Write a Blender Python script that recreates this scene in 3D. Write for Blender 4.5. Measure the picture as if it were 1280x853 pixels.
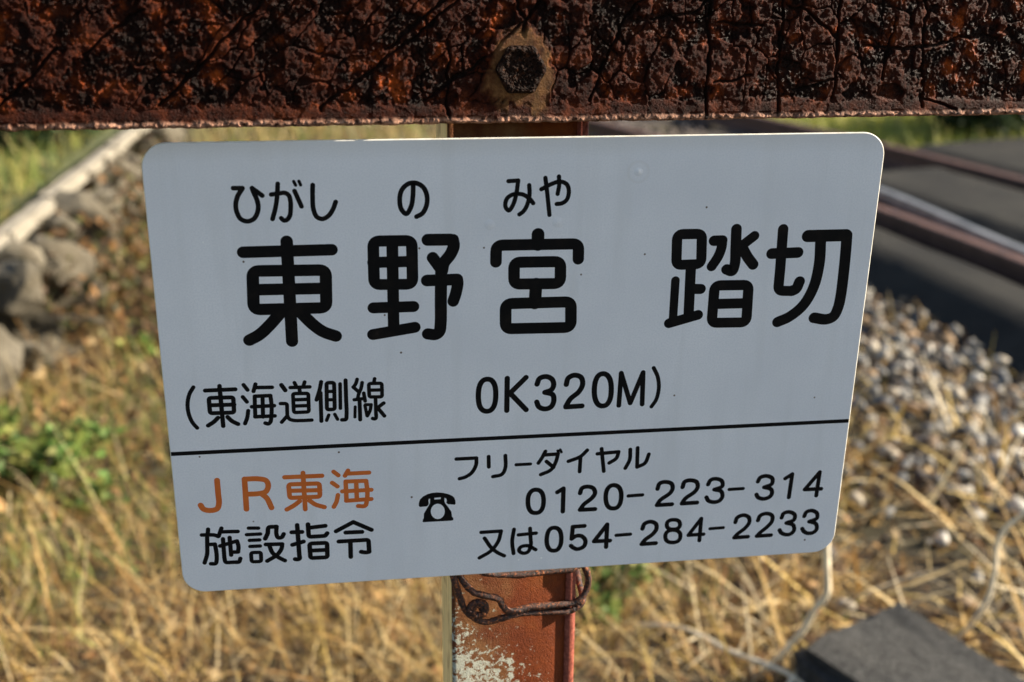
import bpy, bmesh, math, random
import numpy as np
from mathutils import Matrix, Vector
from mathutils.geometry import tessellate_polygon

# ------------------------------------------------------------------ camera, world, sun, exposure
scene = bpy.context.scene
for o in list(bpy.data.objects):
    bpy.data.objects.remove(o)
col = scene.collection
R = math.radians
SIGN_Z = 1.06
SIGN_TILT = R(2.8)

cam_data = bpy.data.cameras.new('camera')
cam = bpy.data.objects.new('camera', cam_data)
col.objects.link(cam)
cam_data.sensor_width = 36.0
cam_data.lens = 42.19
cam_data.clip_start = 0.05
cam_data.clip_end = 400
cam.matrix_world = Matrix(((0.98998676, 0.03776611, -0.13601446, -0.11189),
                           (-0.14093685, 0.31862838, -0.93734346, -0.71421),
                           (0.00793825, 0.94712707, 0.32076051, SIGN_Z + 0.26438),
                           (0, 0, 0, 1)))
cam_data.dof.use_dof = True
cam_data.dof.focus_distance = 0.768
cam_data.dof.aperture_fstop = 5.5
cam_data.dof.aperture_blades = 7
scene.camera = cam

SUN_EL = R(27.0)
SUN_FRONT = R(1.0)                     # how far the sun stands in front of the sign's plane
to_sun = Vector((math.cos(SUN_EL) * math.cos(SUN_FRONT), -math.cos(SUN_EL) * math.sin(SUN_FRONT), math.sin(SUN_EL)))
world = bpy.data.worlds.new('World')
scene.world = world
world.use_nodes = True
wn = world.node_tree
sky = wn.nodes.new('ShaderNodeTexSky')
sky.sky_type = 'NISHITA'
sky.sun_disc = False
sky.sun_elevation = SUN_EL
sky.sun_rotation = math.atan2(to_sun.x, to_sun.y)
sky.air_density = 1.0
sky.dust_density = 1.0
wn.links.new(sky.outputs[0], wn.nodes['Background'].inputs[0])
wn.nodes['Background'].inputs[1].default_value = 0.062
sun_data = bpy.data.lights.new('sun', 'SUN')
sun_data.energy = 5.0
sun_data.angle = R(0.53)
sun_data.color = (1.0, 0.90, 0.74)
sun = bpy.data.objects.new('sun', sun_data)
col.objects.link(sun)
sun.rotation_euler = to_sun.to_track_quat('Z', 'Y').to_euler()
scene.view_settings.view_transform = 'Standard'
scene.view_settings.look = 'None'
scene.view_settings.gamma = 1
scene.view_settings.use_curve_mapping = False
scene.view_settings.exposure = 1.62

rng = np.random.default_rng(7)
random.seed(7)

# ------------------------------------------------------------------ helpers
def tag(o, label=None, cat=None, group=None, kind=None):
    if label: o['label'] = label
    if cat: o['category'] = cat
    if group: o['group'] = group
    if kind: o['kind'] = kind
    return o

def empty(name, loc=(0, 0, 0), rot=(0, 0, 0)):
    o = bpy.data.objects.new(name, None)
    o.empty_display_size = 0.05
    col.objects.link(o)
    o.location = loc
    o.rotation_euler = rot
    return o

def link(name, me, mat, parent=None, smooth=False):
    if mat: me.materials.append(mat)
    if smooth:
        me.polygons.foreach_set('use_smooth', np.ones(len(me.polygons), dtype=bool))
    o = bpy.data.objects.new(name, me)
    col.objects.link(o)
    if parent: o.parent = parent
    return o

def np_mesh(name, v, f, attrs=None):
    """v (n,3), f (m,k) arrays, attrs {name: (n,3) per-vertex colour}"""
    me = bpy.data.meshes.new(name)
    v = np.asarray(v, dtype=np.float32); f = np.asarray(f, dtype=np.int32)
    k = f.shape[1]
    me.vertices.add(len(v)); me.vertices.foreach_set('co', v.ravel())
    me.loops.add(f.size); me.loops.foreach_set('vertex_index', f.ravel())
    me.polygons.add(len(f))
    me.polygons.foreach_set('loop_start', np.arange(0, f.size, k, dtype=np.int32))
    me.polygons.foreach_set('loop_total', np.full(len(f), k, dtype=np.int32))
    me.update(calc_edges=True)
    me.validate()
    if attrs:
        for an, a in attrs.items():
            at = me.attributes.new(an, 'FLOAT_COLOR', 'POINT')
            c = np.ones((len(v), 4), dtype=np.float32); c[:, :3] = a
            at.data.foreach_set('color', c.ravel())
    return me

def bm_obj(name, bm, mat, parent=None, smooth=False):
    me = bpy.data.meshes.new(name)
    bm.to_mesh(me); bm.free()
    return link(name, me, mat, parent, smooth)

def grid_faces(nu, nv):
    i = np.arange(nu - 1)[:, None] * nv + np.arange(nv - 1)[None, :]
    i = i.ravel()
    return np.stack([i, i + nv, i + nv + 1, i + 1], 1)

_hash = np.random.default_rng(3).random((256, 256))
def vnoise(x, y, seed=0):
    x = np.asarray(x, float) + seed * 37.31; y = np.asarray(y, float) + seed * 91.77
    xi = np.floor(x).astype(int); yi = np.floor(y).astype(int)
    fx = x - xi; fy = y - yi
    fx = fx * fx * (3 - 2 * fx); fy = fy * fy * (3 - 2 * fy)
    h = lambda a, b: _hash[a & 255, b & 255]
    return (h(xi, yi) * (1 - fx) + h(xi + 1, yi) * fx) * (1 - fy) + (h(xi, yi + 1) * (1 - fx) + h(xi + 1, yi + 1) * fx) * fy

def fbm(x, y, oct=4, seed=0, gain=0.5):
    s = 0; a = 1; t = 0
    for k in range(oct):
        s = s + a * vnoise(x * 2 ** k, y * 2 ** k, seed + k); t += a; a *= gain
    return s / t

_hx = np.random.default_rng(11).random((128, 128)); _hy = np.random.default_rng(12).random((128, 128)); _hv = np.random.default_rng(13).random((128, 128))
def worley(x, y, seed=0):
    x = np.asarray(x, float) + seed * 17.3; y = np.asarray(y, float) + seed * 29.1
    xi = np.floor(x).astype(int); yi = np.floor(y).astype(int)
    d1 = np.full(x.shape, 9.0); d2 = np.full(x.shape, 9.0); idv = np.zeros(x.shape); ox = np.zeros(x.shape); oy = np.zeros(x.shape)
    for dx in (-1, 0, 1):
        for dy in (-1, 0, 1):
            a = xi + dx; b = yi + dy
            px = a + _hx[a & 127, b & 127]; py = b + _hy[a & 127, b & 127]
            d = np.hypot(x - px, y - py); v = _hv[a & 127, b & 127]
            new = d < d1
            d2 = np.where(new, d1, np.minimum(d2, d))
            idv = np.where(new, v, idv); ox = np.where(new, x - px, ox); oy = np.where(new, y - py, oy)
            d1 = np.where(new, d, d1)
    return d1, d2, idv, ox, oy

def sstep(a, b, x):
    t = np.clip((x - a) / (b - a), 0, 1)
    return t * t * (3 - 2 * t)

# ------------------------------------------------------------------ material helpers
class NT:
    def __init__(self, name):
        self.m = bpy.data.materials.new(name); self.m.use_nodes = True
        self.t = self.m.node_tree; self.b = self.t.nodes['Principled BSDF']; self.out = self.t.nodes['Material Output']
    def n(self, kind, **kw):
        x = self.t.nodes.new('ShaderNode' + kind)
        for k, v in kw.items(): setattr(x, k, v)
        return x
    def l(self, a, b): self.t.links.new(a, b)
    def coord(self, which='Object', scale=(1, 1, 1)):
        c = self.n('TexCoord'); mp = self.n('Mapping'); mp.inputs['Scale'].default_value = scale
        self.l(c.outputs[which], mp.inputs[0]); return mp.outputs[0]
    def noise(self, vec, scale, detail=4, rough=0.55, dist=0):
        x = self.n('TexNoise'); self.l(vec, x.inputs['Vector'])
        x.inputs['Scale'].default_value = scale; x.inputs['Detail'].default_value = detail
        x.inputs['Roughness'].default_value = rough; x.inputs['Distortion'].default_value = dist
        return x.outputs[0]
    def ramp(self, fac, *stops):
        x = self.n('ValToRGB'); self.l(fac, x.inputs[0])
        e = x.color_ramp.elements
        while len(e) < len(stops): e.new(0.5)
        for i, (p, c) in enumerate(stops):
            e[i].position = p
            e[i].color = (*c, 1) if hasattr(c, '__len__') else (c, c, c, 1)
        return x.outputs[0]
    def mix(self, fac, a, b, blend='MIX'):
        x = self.n('Mix', data_type='RGBA', blend_type=blend)
        for i, v in ((0, fac), (6, a), (7, b)):
            if hasattr(v, 'is_linked'): self.l(v, x.inputs[i])
            elif i == 0: x.inputs[0].default_value = v
            else: x.inputs[i].default_value = (*v, 1)
        return x.outputs[2]
    def math(self, op, a, b=0.0):
        x = self.n('Math', operation=op)
        for i, v in enumerate((a, b)):
            if hasattr(v, 'is_linked'): self.l(v, x.inputs[i])
            else: x.inputs[i].default_value = v
        return x.outputs[0]
    def bump(self, h, strength=0.5, dist=0.002, normal=None):
        x = self.n('Bump'); x.inputs['Strength'].default_value = strength; x.inputs['Distance'].default_value = dist
        self.l(h, x.inputs['Height'])
        if normal is not None: self.l(normal, x.inputs['Normal'])
        self.l(x.outputs[0], self.b.inputs['Normal']); return x.outputs[0]
    def set(self, base=None, rough=None, metal=None, spec=None):
        for k, v in (('Base Color', base), ('Roughness', rough), ('Metallic', metal), ('Specular IOR Level', spec)):
            if v is None: continue
            if hasattr(v, 'is_linked'): self.l(v, self.b.inputs[k])
            else: self.b.inputs[k].default_value = (*v, 1) if hasattr(v, '__len__') else v
        return self.m

def mat_attr(name, rough=0.8, transl=0.0, spec=0.3):
    """colour taken from the per-blade attribute 'tint' """
    q = NT(name); a = q.n('Attribute'); a.attribute_name = 'tint'
    q.set(base=a.outputs['Color'], rough=rough, spec=spec)
    if transl:
        tr = q.n('BsdfTranslucent'); q.l(a.outputs['Color'], tr.inputs[0])
        mx = q.n('MixShader'); mx.inputs[0].default_value = transl
        q.l(q.b.outputs[0], mx.inputs[1]); q.l(tr.outputs[0], mx.inputs[2]); q.l(mx.outputs[0], q.out.inputs[0])
    return q.m

M = {}
M['straw'] = mat_attr('straw', 0.65, 0.25)
M['leaf'] = mat_attr('leaf', 0.6, 0.25)
M['stone_bit'] = mat_attr('stone_bit', 0.75)

q = NT('soil'); c = q.coord()
n1 = q.noise(c, 1.3, 5); n2 = q.noise(c, 30, 6, 0.7)
soil = q.ramp(n2, (0.3, (0.018, 0.012, 0.007)), (0.6, (0.06, 0.038, 0.018)), (0.8, (0.14, 0.09, 0.045)))
q.bump(n2, 0.9, 0.03)
M['soil'] = q.set(base=q.mix(q.ramp(n1, (0.45, 0), (0.65, 1)), soil, (0.06, 0.055, 0.02)), rough=0.95)

q = NT('asphalt'); c = q.coord()
n1 = q.noise(c, 180, 3, 0.7); n2 = q.noise(c, 3, 4)
b = q.ramp(n1, (0.3, (0.008, 0.008, 0.008)), (0.7, (0.034, 0.032, 0.029)))
q.bump(n1, 0.8, 0.006)
M['asphalt'] = q.set(base=q.mix(q.ramp(n2, (0.4, 0), (0.7, 0.5)), b, (0.048, 0.044, 0.037)), rough=0.95, spec=0.12)

q = NT('curb_concrete'); c = q.coord()
n1 = q.noise(c, 7, 6, 0.65); n2 = q.noise(c, 120, 4, 0.7)
q.bump(n2, 0.6, 0.004)
M['curb'] = q.set(base=q.mix(0.35, q.ramp(n1, (0.3, (0.15, 0.13, 0.095)), (0.65, (0.27, 0.24, 0.185))), q.ramp(n2, (0.3, (0.10, 0.085, 0.065)), (0.7, (0.30, 0.265, 0.205)))), rough=0.9)

q = NT('field_stone'); c = q.coord()
n1 = q.noise(c, 6, 6, 0.65); n2 = q.noise(c, 60, 4, 0.7)
oi = q.n('ObjectInfo')
bb = q.mix(oi.outputs['Random'], (0.07, 0.058, 0.04), (0.15, 0.128, 0.09))
q.bump(n2, 0.8, 0.006)
M['stone'] = q.set(base=q.mix(q.ramp(n1, (0.42, 0), (0.60, 0.85)), bb, (0.06, 0.047, 0.026)), rough=0.92)

q = NT('rail_rust'); c = q.coord()
n1 = q.noise(c, 14, 6, 0.65)
q.bump(q.noise(c, 90, 4), 0.5, 0.003)
M['rail'] = q.set(base=q.ramp(n1, (0.3, (0.05, 0.022, 0.013)), (0.7, (0.13, 0.062, 0.042))), rough=0.6, spec=0.4)
q = NT('worn_steel'); c = q.coord()
n1 = q.noise(c, 9, 5, 0.6)
M['steel'] = q.set(base=q.ramp(n1, (0.3, (0.16, 0.155, 0.15)), (0.7, (0.30, 0.29, 0.28))), rough=0.42, metal=0.5)
q = NT('sleeper_wood'); c = q.coord('Object', (1, 8, 8))
M['sleeper'] = q.set(base=q.ramp(q.noise(c, 8, 5), (0.3, (0.02, 0.015, 0.012)), (0.7, (0.07, 0.05, 0.035))), rough=0.9)

# ------------------------------------------------------------------ the ground
ax = np.concatenate([-np.geomspace(150, 4.2, 18), np.linspace(-4, 6, 141), np.geomspace(6.2, 150, 18)])
ay = np.concatenate([-np.geomspace(150, 2.2, 16), np.linspace(-2, 11, 181), np.geomspace(11.3, 220, 18)])
GX, GY = np.meshgrid(ax, ay, indexing='ij')
def ground_z(x, y):
    return (fbm(x * 1.7, y * 1.7, 3, 5) - 0.5) * 0.06 + (fbm(x * 7, y * 7, 2, 9) - 0.5) * 0.02
GZ = ground_z(GX, GY)
g = link('ground', np_mesh('ground', np.stack([GX, GY, GZ], -1).reshape(-1, 3), grid_faces(len(ax), len(ay))), M['soil'], smooth=True)
tag(g, 'dry soil ground running under the grass and the track', kind='structure')

# raised bank behind the stone wall
WALL_X = lambda y: -1.19 + 0.028 * (y - 4.0) + 0.012 * np.maximum(0, y - 4.6)
by = np.linspace(-3, 24, 110); bt = np.concatenate([np.linspace(0, 1.0, 14), np.geomspace(1.15, 30, 14)])
BY, BT = np.meshgrid(by, bt, indexing='ij')
BX = WALL_X(BY) - 0.10 - BT
BZ = 0.27 + 0.05 * sstep(0, 1.5, BT) + (fbm(BX * 2, BY * 2, 3, 21) - 0.5) * 0.09 * sstep(0.05, 0.5, BT)
q = NT('bank_turf'); c = q.coord()
n2 = q.noise(c, 18, 5, 0.7)
q.bump(n2, 0.8, 0.03)
M['turf'] = q.set(base=q.ramp(n2, (0.3, (0.03, 0.035, 0.012)), (0.55, (0.09, 0.10, 0.03)), (0.75, (0.20, 0.16, 0.07))), rough=0.95)
o = link('bank', np_mesh('bank', np.stack([BX, BY, BZ], -1).reshape(-1, 3), grid_faces(len(by), len(bt))[:, ::-1]), M['turf'], smooth=True)
tag(o, 'raised grassy bank held by the stone wall', kind='structure')

# ------------------------------------------------------------------ stone wall with its concrete coping
wall = tag(empty('stone_retaining_wall', (-1.19, 4.0, 0)), 'low wall of rough field stones under a pale concrete coping', 'wall')
def rock_mesh(sx, sy, sz, seed, sub=3, rough=0.26):
    bm = bmesh.new(); bmesh.ops.create_icosphere(bm, subdivisions=sub, radius=1)
    r = np.random.default_rng(seed); off = r.random(3) * 50
    ph = [r.normal(size=3) for _ in range(9)]
    for v in bm.verts:
        p = np.array(v.co)
        # flat facets: clip by random planes, then roughen
        for k, w in enumerate(ph):
            w = w / np.linalg.norm(w); d = p @ w; lim = 0.46 + 0.045 * k
            if d > lim: p = p - w * (d - lim) * 0.95
        s = 1 + rough * (vnoise(p[0] * 2 + off[0], p[1] * 2 + p[2] * 1.3 + off[1]) - 0.5) + 0.16 * (vnoise(p[0] * 5 + off[2], p[1] * 5 - p[2] * 4) - 0.5) + 0.07 * (vnoise(p[0] * 13 + off[0], p[1] * 13 + p[2] * 11) - 0.5)
        p = p * s
        v.co = (p[0] * sx, p[1] * sy, p[2] * sz)
    me = bpy.data.meshes.new('stone'); bm.to_mesh(me); bm.free(); return me
stones = [(2.45, 0.08, .2, .17, 1.1), (2.82, 0.05, .13, .15, 1.1), (3.02, 0.02, .07, .07, 1.3), (3.20, .20, .11, .10, 1.0), (3.28, 0.05, .12, .10, 1.3), (3.40, .25, .08, .06, .9), (3.62, 0.03, .16, .09, 1.5), (3.66, 0.17, .17, .12, 1.15), (3.98, 0.07, .10, .10, 1.1),
          (4.02, .20, .09, .07, .9), (4.26, 0.14, .16, .17, 1.3), (4.60, 0.05, .13, .09, 1.2), (4.62, .19, .12, .08, .75), (4.92, 0.12, .15, .16, 1.0), (5.25, 0.06, .14, .1, 1.2), (5.3, .19, .16, .08, .8), (5.65, 0.12, .17, .15, 1.1), (6.0, 0.12, .14, .13, .9),
          (6.35, 0.14, .18, .15, 1.0), (2.1, .13, .2, .15, 1.0), (1.7, .14, .2, .15, 1.), (3.48, -.01, .08, .05, 1.8), (4.42, -.01, .09, .05, 1.7), (3.14, -.02, .07, .05, 1.7)]
for k, (y, z, sy, sz, dep) in enumerate(stones):
    o = link('stone', rock_mesh(0.15 * dep, sy, sz, 40 + k), M['stone'], wall, False)
    o.location = (float(WALL_X(y)) + 1.19 - 0.03 + (0.05 if y < 3.7 else 0), y - 4.0, z + 0.025); o.rotation_euler = (random.uniform(-.3, .3), random.uniform(-.2, .2), random.uniform(-.25, .25))
def slab(name, lx, ly, lz, mat, parent, bev=0.008, seed=0, jitter=0.004):
    bm = bmesh.new(); bmesh.ops.create_cube(bm, size=1)
    for v in bm.verts: v.co = (v.co.x * lx, v.co.y * ly, v.co.z * lz)
    bmesh.ops.subdivide_edges(bm, edges=bm.edges[:], cuts=3, use_grid_fill=True)
    bmesh.ops.bevel(bm, geom=[e for e in bm.edges if e.is_manifold and e.calc_face_angle(0) > 0.5], offset=bev, segments=2, affect='EDGES')
    r = random.Random(seed)
    for v in bm.verts: v.co += Vector((r.uniform(-1, 1), r.uniform(-1, 1), r.uniform(-1, 1))) * jitter
    return bm_obj(name, bm, mat, parent)
y = 1.2; k = 0
while y < 8.5:
    L = 0.60
    o = slab('coping_block', 0.075, L - 0.012, 0.055, M['curb'], wall, 0.012, k)
    yc = y + L / 2
    o.location = (float(WALL_X(yc)) + 1.19 - 0.09 + random.uniform(-.004, .004), yc - 4.0, 0.296 + random.uniform(-.004, .004)); o.rotation_euler = (0, 0, -0.03)
    y += L; k += 1

# ------------------------------------------------------------------ the track and the crossing
def rail_x(y): return 2.48 - 0.12 * (y - 3.4) - 0.03 * (y - 3.4) * np.abs(y - 3.4) * (y > 3.4)
def rail_pt(y, off):
    sl = -0.12 - 0.06 * max(0, y - 3.4)
    n = np.array([1, -sl]) / math.hypot(1, sl)
    return np.array([float(rail_x(y)), y]) + n * off
RAIL_TOP = 0.155
def sweep(name, profile, ys, offf, mat, parent=None, smooth=False):
    """profile: closed list of (offset across, z)"""
    n = len(profile); V = []
    for y in ys:
        for a, z in profile:
            p = rail_pt(y, offf(y) + a); V.append((p[0], p[1], z))
    F = []
    for i in range(len(ys) - 1):
        for j in range(n):
            F.append((i * n + j, i * n + (j + 1) % n, (i + 1) * n + (j + 1) % n, (i + 1) * n + j))
    me = bpy.data.meshes.new(name)
    me.from_pydata(V, [], F + [tuple(range(n))[::-1], tuple(range((len(ys) - 1) * n, len(ys) * n))])
    me.update()
    bm = bmesh.new(); bm.from_mesh(me); bmesh.ops.recalc_face_normals(bm, faces=bm.faces); bm.to_mesh(me); bm.free()
    return link(name, me, mat, parent, smooth)
t = RAIL_TOP
prof = [(-.026, t - .001), (-.031, t - .007), (-.031, t - .026), (-.008, t - .036), (-.007, t - .10), (-.012, t - .108), (-.058, t - .115), (-.060, t - .124),
        (.060, t - .124), (.058, t - .115), (.012, t - .108), (.007, t - .10), (.008, t - .036), (.031, t - .026), (.031, t - .007), (.026, t - .001), (0, t)]
ys = np.linspace(-2, 16, 73)
o = sweep('rail', prof, ys, lambda y: 0.0, M['rail']); tag(o, 'rusty brown rail beside the grey check rail, next to the gravel', 'rail')
o = sweep('rail', prof, ys, lambda y: 1.13, M['rail']); tag(o, 'dark rusty rail on the far side of the asphalt panel, before the bushes', 'rail')
gp = [(-.02, t - .002), (.02, t - .002), (.024, t - .03), (.018, t - .12), (-.018, t - .12), (-.024, t - .03)]
o = sweep('check_rail', gp, np.linspace(-2, 5.0, 40), lambda y: 0.11 + 0.17 * float(sstep(3.2, 5.0, y)) ** 1.3, M['steel']); tag(o, 'pale worn steel check rail laid against the asphalt panel', 'rail')
def crossing(a0, a1, yend, top, seed, slope=0.0):
    ys_ = np.linspace(-2, yend, 60); V = []; na = 26
    rr = np.random.default_rng(seed)
    for y in ys_:
        for j in range(na):
            s = j / (na - 1); a = a0 + (a1 - a0) * s
            yy = y - max(0, (y - (yend - 0.35)) / 0.35) ** 2 * 0.22 * (2 * s - 1) ** 2
            p = rail_pt(yy, a + 0.012 * (vnoise(yy * 6, s * 3 + seed) - .5)); edge = min(s, 1 - s) * (a1 - a0); e2 = yend - y
            drop = 0.055 * (1 - float(sstep(0, 0.16, edge))) + 0.05 * (1 - float(sstep(0, 0.12, e2)))
            if slope: drop = max(drop, (top + 0.01) * (1 - float(sstep(-0.06, slope, s * (a1 - a0)))))
            drop = max(drop, 0.13 * (1 - float(sstep(0.0, 0.22, e2))))
            V.append((p[0], p[1], top - drop + 0.008 * (vnoise(p[0] * 5, p[1] * 5) - 0.5)))
    n0 = len(V); V = np.array(V); low = V.copy(); low[:, 2] = -0.06
    F = [tuple(f) for f in grid_faces(60, na)]
    ring = [i * na for i in range(60)] + [59 * na + j for j in range(1, na)] + [i * na + na - 1 for i in range(58, -1, -1)] + [j for j in range(na - 2, 0, -1)]
    V2 = np.concatenate([V, low]); m = len(ring)
    F += [(ring[i], ring[(i + 1) % m], ring[(i + 1) % m] + n0, ring[i] + n0) for i in range(m)]
    me = bpy.data.meshes.new('crossing_pavement'); me.from_pydata(V2.tolist(), [], F); me.update()
    bm = bmesh.new(); bm.from_mesh(me); bmesh.ops.recalc_face_normals(bm, faces=bm.faces); bm.to_mesh(me); bm.free()
    return tag(link('pavement', me, M['asphalt']), kind='structure')
crossing(-0.58, -0.05, 5.0, 0.128, 3, 0.26)['label'] = 'dark asphalt shoulder between the gravel and the rusty rail'
crossing(0.24, 1.07, 5.40, 0.150, 5)['label'] = 'dark asphalt panel between the two rails'
crossing(1.19, 4.5, 6.0, 0.150, 8)['label'] = 'grey asphalt beyond the far rail'
for k in range(8):
    y = 5.75 + 0.62 * k
    p = rail_pt(y, 0.565); sl = -0.12 - 0.06 * (y - 3.4)
    o = slab('sleeper', 1.9, 0.2, 0.14, M['sleeper'], None, 0.01, k, 0.003)
    o.location = (p[0], p[1], RAIL_TOP - .124 - 0.065)
    o.rotation_euler = (0, 0, math.atan2(-sl * 1.0, 1.0))
    tag(o, 'dark wooden sleeper under the rusty rails beyond the asphalt', 'sleeper', 'sleepers under the rails')

# ------------------------------------------------------------------ the rusty post
POST = (-0.0025, 0.0158); POST_YAW = R(4.0)
post = tag(empty('signpost', (POST[0], POST[1], 0), (0, 0, POST_YAW)), 'rusty steel channel post with peeling pale paint, standing behind the sign', 'post')
def extrude(name, outline, z0, z1, mat, parent, nz=2, smooth=True):
    n = len(outline); V = []; F = []
    for i in range(nz):
        z = z0 + (z1 - z0) * i / (nz - 1)
        V += [(a, b, z) for a, b in outline]
    for i in range(nz - 1):
        for j in range(n): F.append((i * n + j, i * n + (j + 1) % n, (i + 1) * n + (j + 1) % n, (i + 1) * n + j))
    F += [tuple(range(n))[::-1], tuple(range((nz - 1) * n, nz * n))]
    me = bpy.data.meshes.new(name); me.from_pydata(V, [], F); me.update()
    bm = bmesh.new(); bm.from_mesh(me); bmesh.ops.recalc_face_normals(bm, faces=bm.faces); bm.to_mesh(me); bm.free()
    return link(name, me, mat, parent, smooth)
def arc(cx, cy, r, a0, a1, n):
    return [(cx + r * math.cos(R(a0 + (a1 - a0) * i / n)), cy + r * math.sin(R(a0 + (a1 - a0) * i / n))) for i in range(n + 1)]

q = NT('post_rust'); c = q.coord()
sx = q.n('SeparateXYZ'); q.l(c, sx.inputs[0])
n1 = q.noise(c, 55, 6, 0.62); n2 = q.noise(c, 260, 5, 0.7); n3 = q.noise(c, 22, 4, 0.5); n4 = q.noise(c, 900, 3, 0.6)
rust = q.ramp(n3, (0.3, (0.075, 0.012, 0.002)), (0.55, (0.17, 0.034, 0.004)), (0.75, (0.26, 0.075, 0.010)))
deep = q.ramp(n2, (0.35, (0.03, 0.008, 0.004)), (0.65, (0.16, 0.035, 0.010)))
rust = q.mix(0.35, rust, deep)
stain = q.ramp(n1, (0.35, (0.09, 0.028, 0.009)), (0.7, (0.20, 0.095, 0.034)))
# peeling paint survives on the left part of the face, more of it lower down
n5 = q.noise(c, 190, 8, 0.72, 0.3)
lx = q.math('MULTIPLY', q.math('ADD', sx.outputs[0], 0.020), 6.0)
zz = q.math('MULTIPLY', q.math('SUBTRACT', sx.outputs[2], 0.858), 5.0)
pm = q.math('SUBTRACT', q.math('SUBTRACT', q.math('ADD', q.math('MULTIPLY', n5, 2.3), q.math('MULTIPLY', n3, 0.35)), lx), zz)
paint_mask = q.ramp(q.math('MULTIPLY', pm, 0.5), (0.735, 0), (0.775, 1))
stain_mask = q.ramp(q.math('SUBTRACT', q.math('ADD', n3, q.math('MULTIPLY', n1, .4)), q.math('MULTIPLY', sx.outputs[0], 12.0)), (0.66, 0), (0.95, 0.85))
base = q.mix(stain_mask, rust, stain)
base = q.mix(paint_mask, base, q.ramp(n2, (0.3, (0.30, 0.28, 0.20)), (0.7, (0.44, 0.44, 0.36))))
hh = q.math('ADD', q.math('MULTIPLY', n2, 1.0), q.math('MULTIPLY', paint_mask, 0.35))
b1 = q.n('Bump'); b1.inputs['Strength'].default_value = 0.55; b1.inputs['Distance'].default_value = 0.0012; q.l(n4, b1.inputs['Height'])
q.bump(hh, 0.35, 0.0016, b1.outputs[0])
M['post'] = q.set(base=base, rough=q.ramp(n2, (0.3, 0.5), (0.7, 0.75)), spec=0.15)
q = NT('old_cream_paint'); c = q.coord('Object', (1, 1, 0.12))
n1 = q.noise(c, 160, 5, 0.6); n2 = q.noise(q.coord(), 60, 4)
q.bump(n1, 0.5, 0.001)
M['cream'] = q.set(base=q.mix(q.ramp(n2, (0.55, 0), (0.7, .7)), q.ramp(n1, (0.3, (0.66, 0.42, 0.17)), (0.6, (0.92, 0.64, 0.28))), (0.38, 0.2, 0.08)), rough=0.7)
q = NT('right_lip_sunlit_rust'); c = q.coord()
n2 = q.noise(c, 300, 5, 0.7)
q.bump(n2, 0.7, 0.001)
M['sunlit_lip_rust'] = q.set(base=q.ramp(n2, (0.3, (0.10, 0.02, 0.012)), (0.55, (0.24, 0.06, 0.035)), (0.8, (0.36, 0.12, 0.07))), rough=0.6, spec=0.2)  # rust paler and pinker than the web: sunlight on this edge painted in

PZ0, PZ1 = -0.12, SIGN_Z + 0.235
w = 0.045
front = [(-w + 0.0005, 0.0012)] + [(-0.0435, 0.0002), (-0.041, 0.0), (-0.031, 0.0), (0.0, 0.0), (0.020, 0.0), (0.028, 0.0004), (0.033, 0.0016), (0.0372, 0.0024)]
back = [(0.0372, 0.007), (-w + 0.0005, 0.007)]
extrude('web', front + back, PZ0, PZ1, M['post'], post)
lip = [(0.0372, 0.0022)] + [(0.0385, 0.0010), (0.0400, 0.0)] + arc(0.0415, 0.0035, 0.0035, -90, 0, 6) + [(0.0452, 0.055), (0.0385, 0.055), (0.0372, 0.008)]
extrude('flange', lip, PZ0, PZ1, M['sunlit_lip_rust'], post)
lf = [(-w - 0.0004, 0.040), (-w - 0.0004, 0.0020), (-w + 0.0004, 0.0012), (-w + 0.0050, 0.0072), (-w + 0.0050, 0.040)]
extrude('flange', lf, PZ0, PZ1, M['cream'], post, smooth=False)['label'] = 'cream painted left flange'

# ------------------------------------------------------------------ the rusty beam
BEAM_Y = 0.0008
beam = tag(empty('crossbeam', (0, BEAM_Y, SIGN_Z + 0.1575), (0, R(0.48), R(4.5))), 'heavily corroded dark steel beam with cracked flaking rust above the sign', 'beam')
BX0, BX1, BH, STEP = -0.95, 0.95, 0.100, 0.0005
ub = np.concatenate([np.arange(BX0, -0.36, 0.0014), np.arange(-0.36, 0.36, STEP), np.arange(0.36, BX1 + 0.001, 0.0014)])   # finest where it is seen closest
nu = len(ub); nv = int(BH / STEP)
U, Vv = np.meshgrid(ub, np.linspace(0, BH, nv), indexing='ij')
um, vm = U * 1000, Vv * 1000
side = sstep(-40, 40, um + 25 * (vnoise(um / 30, vm / 30, 4) - .5))      # 0: slanting cracks on the left, 1: upright cracks on the right
wx = um + 5 * (fbm(um / 9, vm / 9, 3, 1) - .5); wy = vm + 5 * (fbm(um / 9, vm / 9, 3, 2) - .5)
ca, sa = math.cos(R(38)), math.sin(R(38))
aL = (wx * ca + wy * sa) / 34; bL = (-wx * sa + wy * ca) / 12
dL = worley(aL, bL, 1); dR = worley(wx / 17, wy / 24, 2)
pick = side > 0.5
F1 = np.where(pick, dR[0], dL[0]); F2 = np.where(pick, dR[1], dL[1]); cid = np.where(pick, dR[2], dL[2])
tx = np.where(pick, dR[3], dL[3]); ty = np.where(pick, dR[4], dL[4])
crack = (1 - sstep(0.01, 0.05, F2 - F1)) * sstep(8, 16, vm) * sstep(0.40, 0.60, vnoise(um / 40, vm / 40, 17))
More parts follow.
